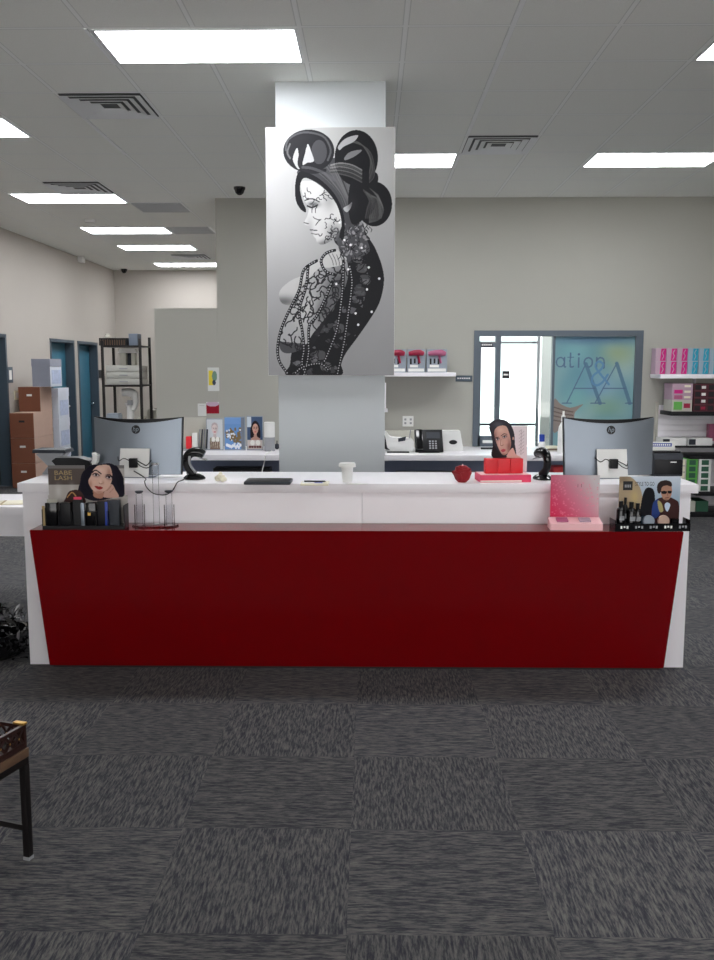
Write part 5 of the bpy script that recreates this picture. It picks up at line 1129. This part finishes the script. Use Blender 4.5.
# local frame: corner at origin, table extends -x and -y
TL, TD = .55, .5
MB().box(-TL, -TD, tz_-.032, 0, 0, tz_, .003).build('tabletop', 'mid_wood', t)
MB().box(-TL+.002, -TD+.002, tz_-.056, -.002, -.002, tz_-.033).build('frame', 'iron', t)
for x in (-.025, -TL+.001):
    for y in (-.025, -TD+.001):
        lg = MB().box(x, y, .012, x+.024, y+.024, tz_-.057, .002).build('leg', 'iron', t); MB().box(x-.001, y-.001, 0, x+.025, y+.025, .0118, .002).build('foot', 'grey_plastic', lg)
MB().box(-TL+.026, -.021, .105, -.026, -.007, .125).build('stretcher', 'iron', t); MB().box(-TL+.026, -TD+.006, .105, -.026, -TD+.02, .125).build('stretcher', 'iron', t)
Ms = Matrix.Rotation(rz, 4, 'Z'); q = Vector((cpt.x, cpt.y, 0))+Ms @ Vector((-.004, -.004, 0))
t = thing('wooden_tray', 'dark wooden lattice tray with gold corners on the low table', 'tray', (q.x, q.y, tz_+.0005), rz)
tw, td, th_ = .44, .38, .082
MB().box(-tw, -td, 0, 0, 0, .012, .002).build('tray_floor', 'dark_wood', t)
def lattice(n_, L, fn):
    s = MB()
    s.box(*fn(0, .012), *fn(L, .02)) if 0 else None
    return s
for nm, axis, off, L in (('side', 'x', -.012, tw), ('side', 'x', -td, tw), ('side', 'y', -.012, td), ('side', 'y', -tw, td)):
    s = MB(); 
    def bar_(a0, z0, a1, z1, th=.0045):
        d = Vector((a1-a0, z1-z0)); n_ = Vector((-d.y, d.x)).normalized()*th; pts = [(a0+n_.x, z0+n_.y), (a1+n_.x, z1+n_.y), (a1-n_.x, z1-n_.y), (a0-n_.x, z0-n_.y)]
        s.prism(pts, off+.002, off+.010, 'y' if axis == 'x' else 'x')
    e0, e1 = -L+.013, -.013
    if axis == 'x': s.box(e0, off, .0125, e1, off+.012, .022).box(e0, off, th_-.012, e1, off+.012, th_)
    else: s.box(off, e0, .0125, off+.012, e1, .022).box(off, e0, th_-.012, off+.012, e1, th_)
    nn = int((e1-e0)/.04)
    for k in range(nn):
        a0 = e0+(e1-e0)*k/nn; a1 = e0+(e1-e0)*(k+1)/nn; bar_(a0, .02, a1, th_-.01); bar_(a0, th_-.01, a1, .02)
    s.build('lattice_side', 'dark_wood', t, smooth=0)
    if axis == 'x':
        s = MB()
    s2 = MB()
    for k in range(nn):
        am_2 = e0+(e1-e0)*(k+.5)/nn; c_ = (am_2, off+.006, .042) if axis == 'x' else (off+.006, am_2, .042)
        s2.ball(c_, .0055, .0055, .007, n=8)
    s2.build('gold_studs', 'gold', t)
for x in (0, -tw):
    for y in (0, -td):
        x_ = x-.013 if x == 0 else x; y_ = y-.013 if y == 0 else y
        MB().box(x_, y_, .0125, x_+.013, y_+.013, th_, .001).build('corner_post', 'dark_wood', t)
        MB().box(x_-.012 if x else x_-.03, y_-.003, th_+.0002, x_+.04 if x else x_+.016, y_+.016, th_+.008, .002).build('gold_corner', 'gold', t)
q2 = Vector((cpt.x, cpt.y, 0))+Ms @ Vector((-.2, -.2, 0))
tag(MB().box(-.07, -.05, 0, .07, .05, .03, .006).box(-.072, -.052, .03, .072, .052, .045, .004).build('trinket_box', 'dark_wood', loc=(q2.x, q2.y, tz_+.014), rot=(0, 0, rz+.3)), 'small dark reddish box lying inside the lattice tray', 'box')
# ------------------------------------------------------------------ light and view
w = bpy.data.worlds.new('world'); sc.world = w; w.use_nodes = True
w.node_tree.nodes['Background'].inputs[0].default_value = (1, 1, 1, 1); w.node_tree.nodes['Background'].inputs[1].default_value = 2.3
for nm, x0, x1, y, z0, z1, ang in (('daylight_portal', fwa, fwb, YR-.02, fwz0, fwz1, PI/2), ('entrance_portal', wx0+.07, px1, YB+.2, .05, wz, -PI/2)):
    ld = bpy.data.lights.new(nm, 'AREA'); ld.shape = 'RECTANGLE'; ld.size = x1-x0; ld.size_y = z1-z0; ld.cycles.is_portal = True
    lo = bpy.data.objects.new(nm, ld); COL.objects.link(lo); lo.location = ((x0+x1)/2, y, (z0+z1)/2); lo.rotation_euler = (ang, 0, 0)
sd = bpy.data.lights.new('sun', 'SUN'); sd.energy = 17; sd.angle = .01; so = bpy.data.objects.new('sun', sd); COL.objects.link(so)
so.rotation_euler = (0, math.radians(-38), 0)
vs = sc.view_settings; vs.view_transform = 'Standard'; vs.look = 'None'; vs.gamma = 1; vs.exposure = 0.5; vs.use_curve_mapping = False
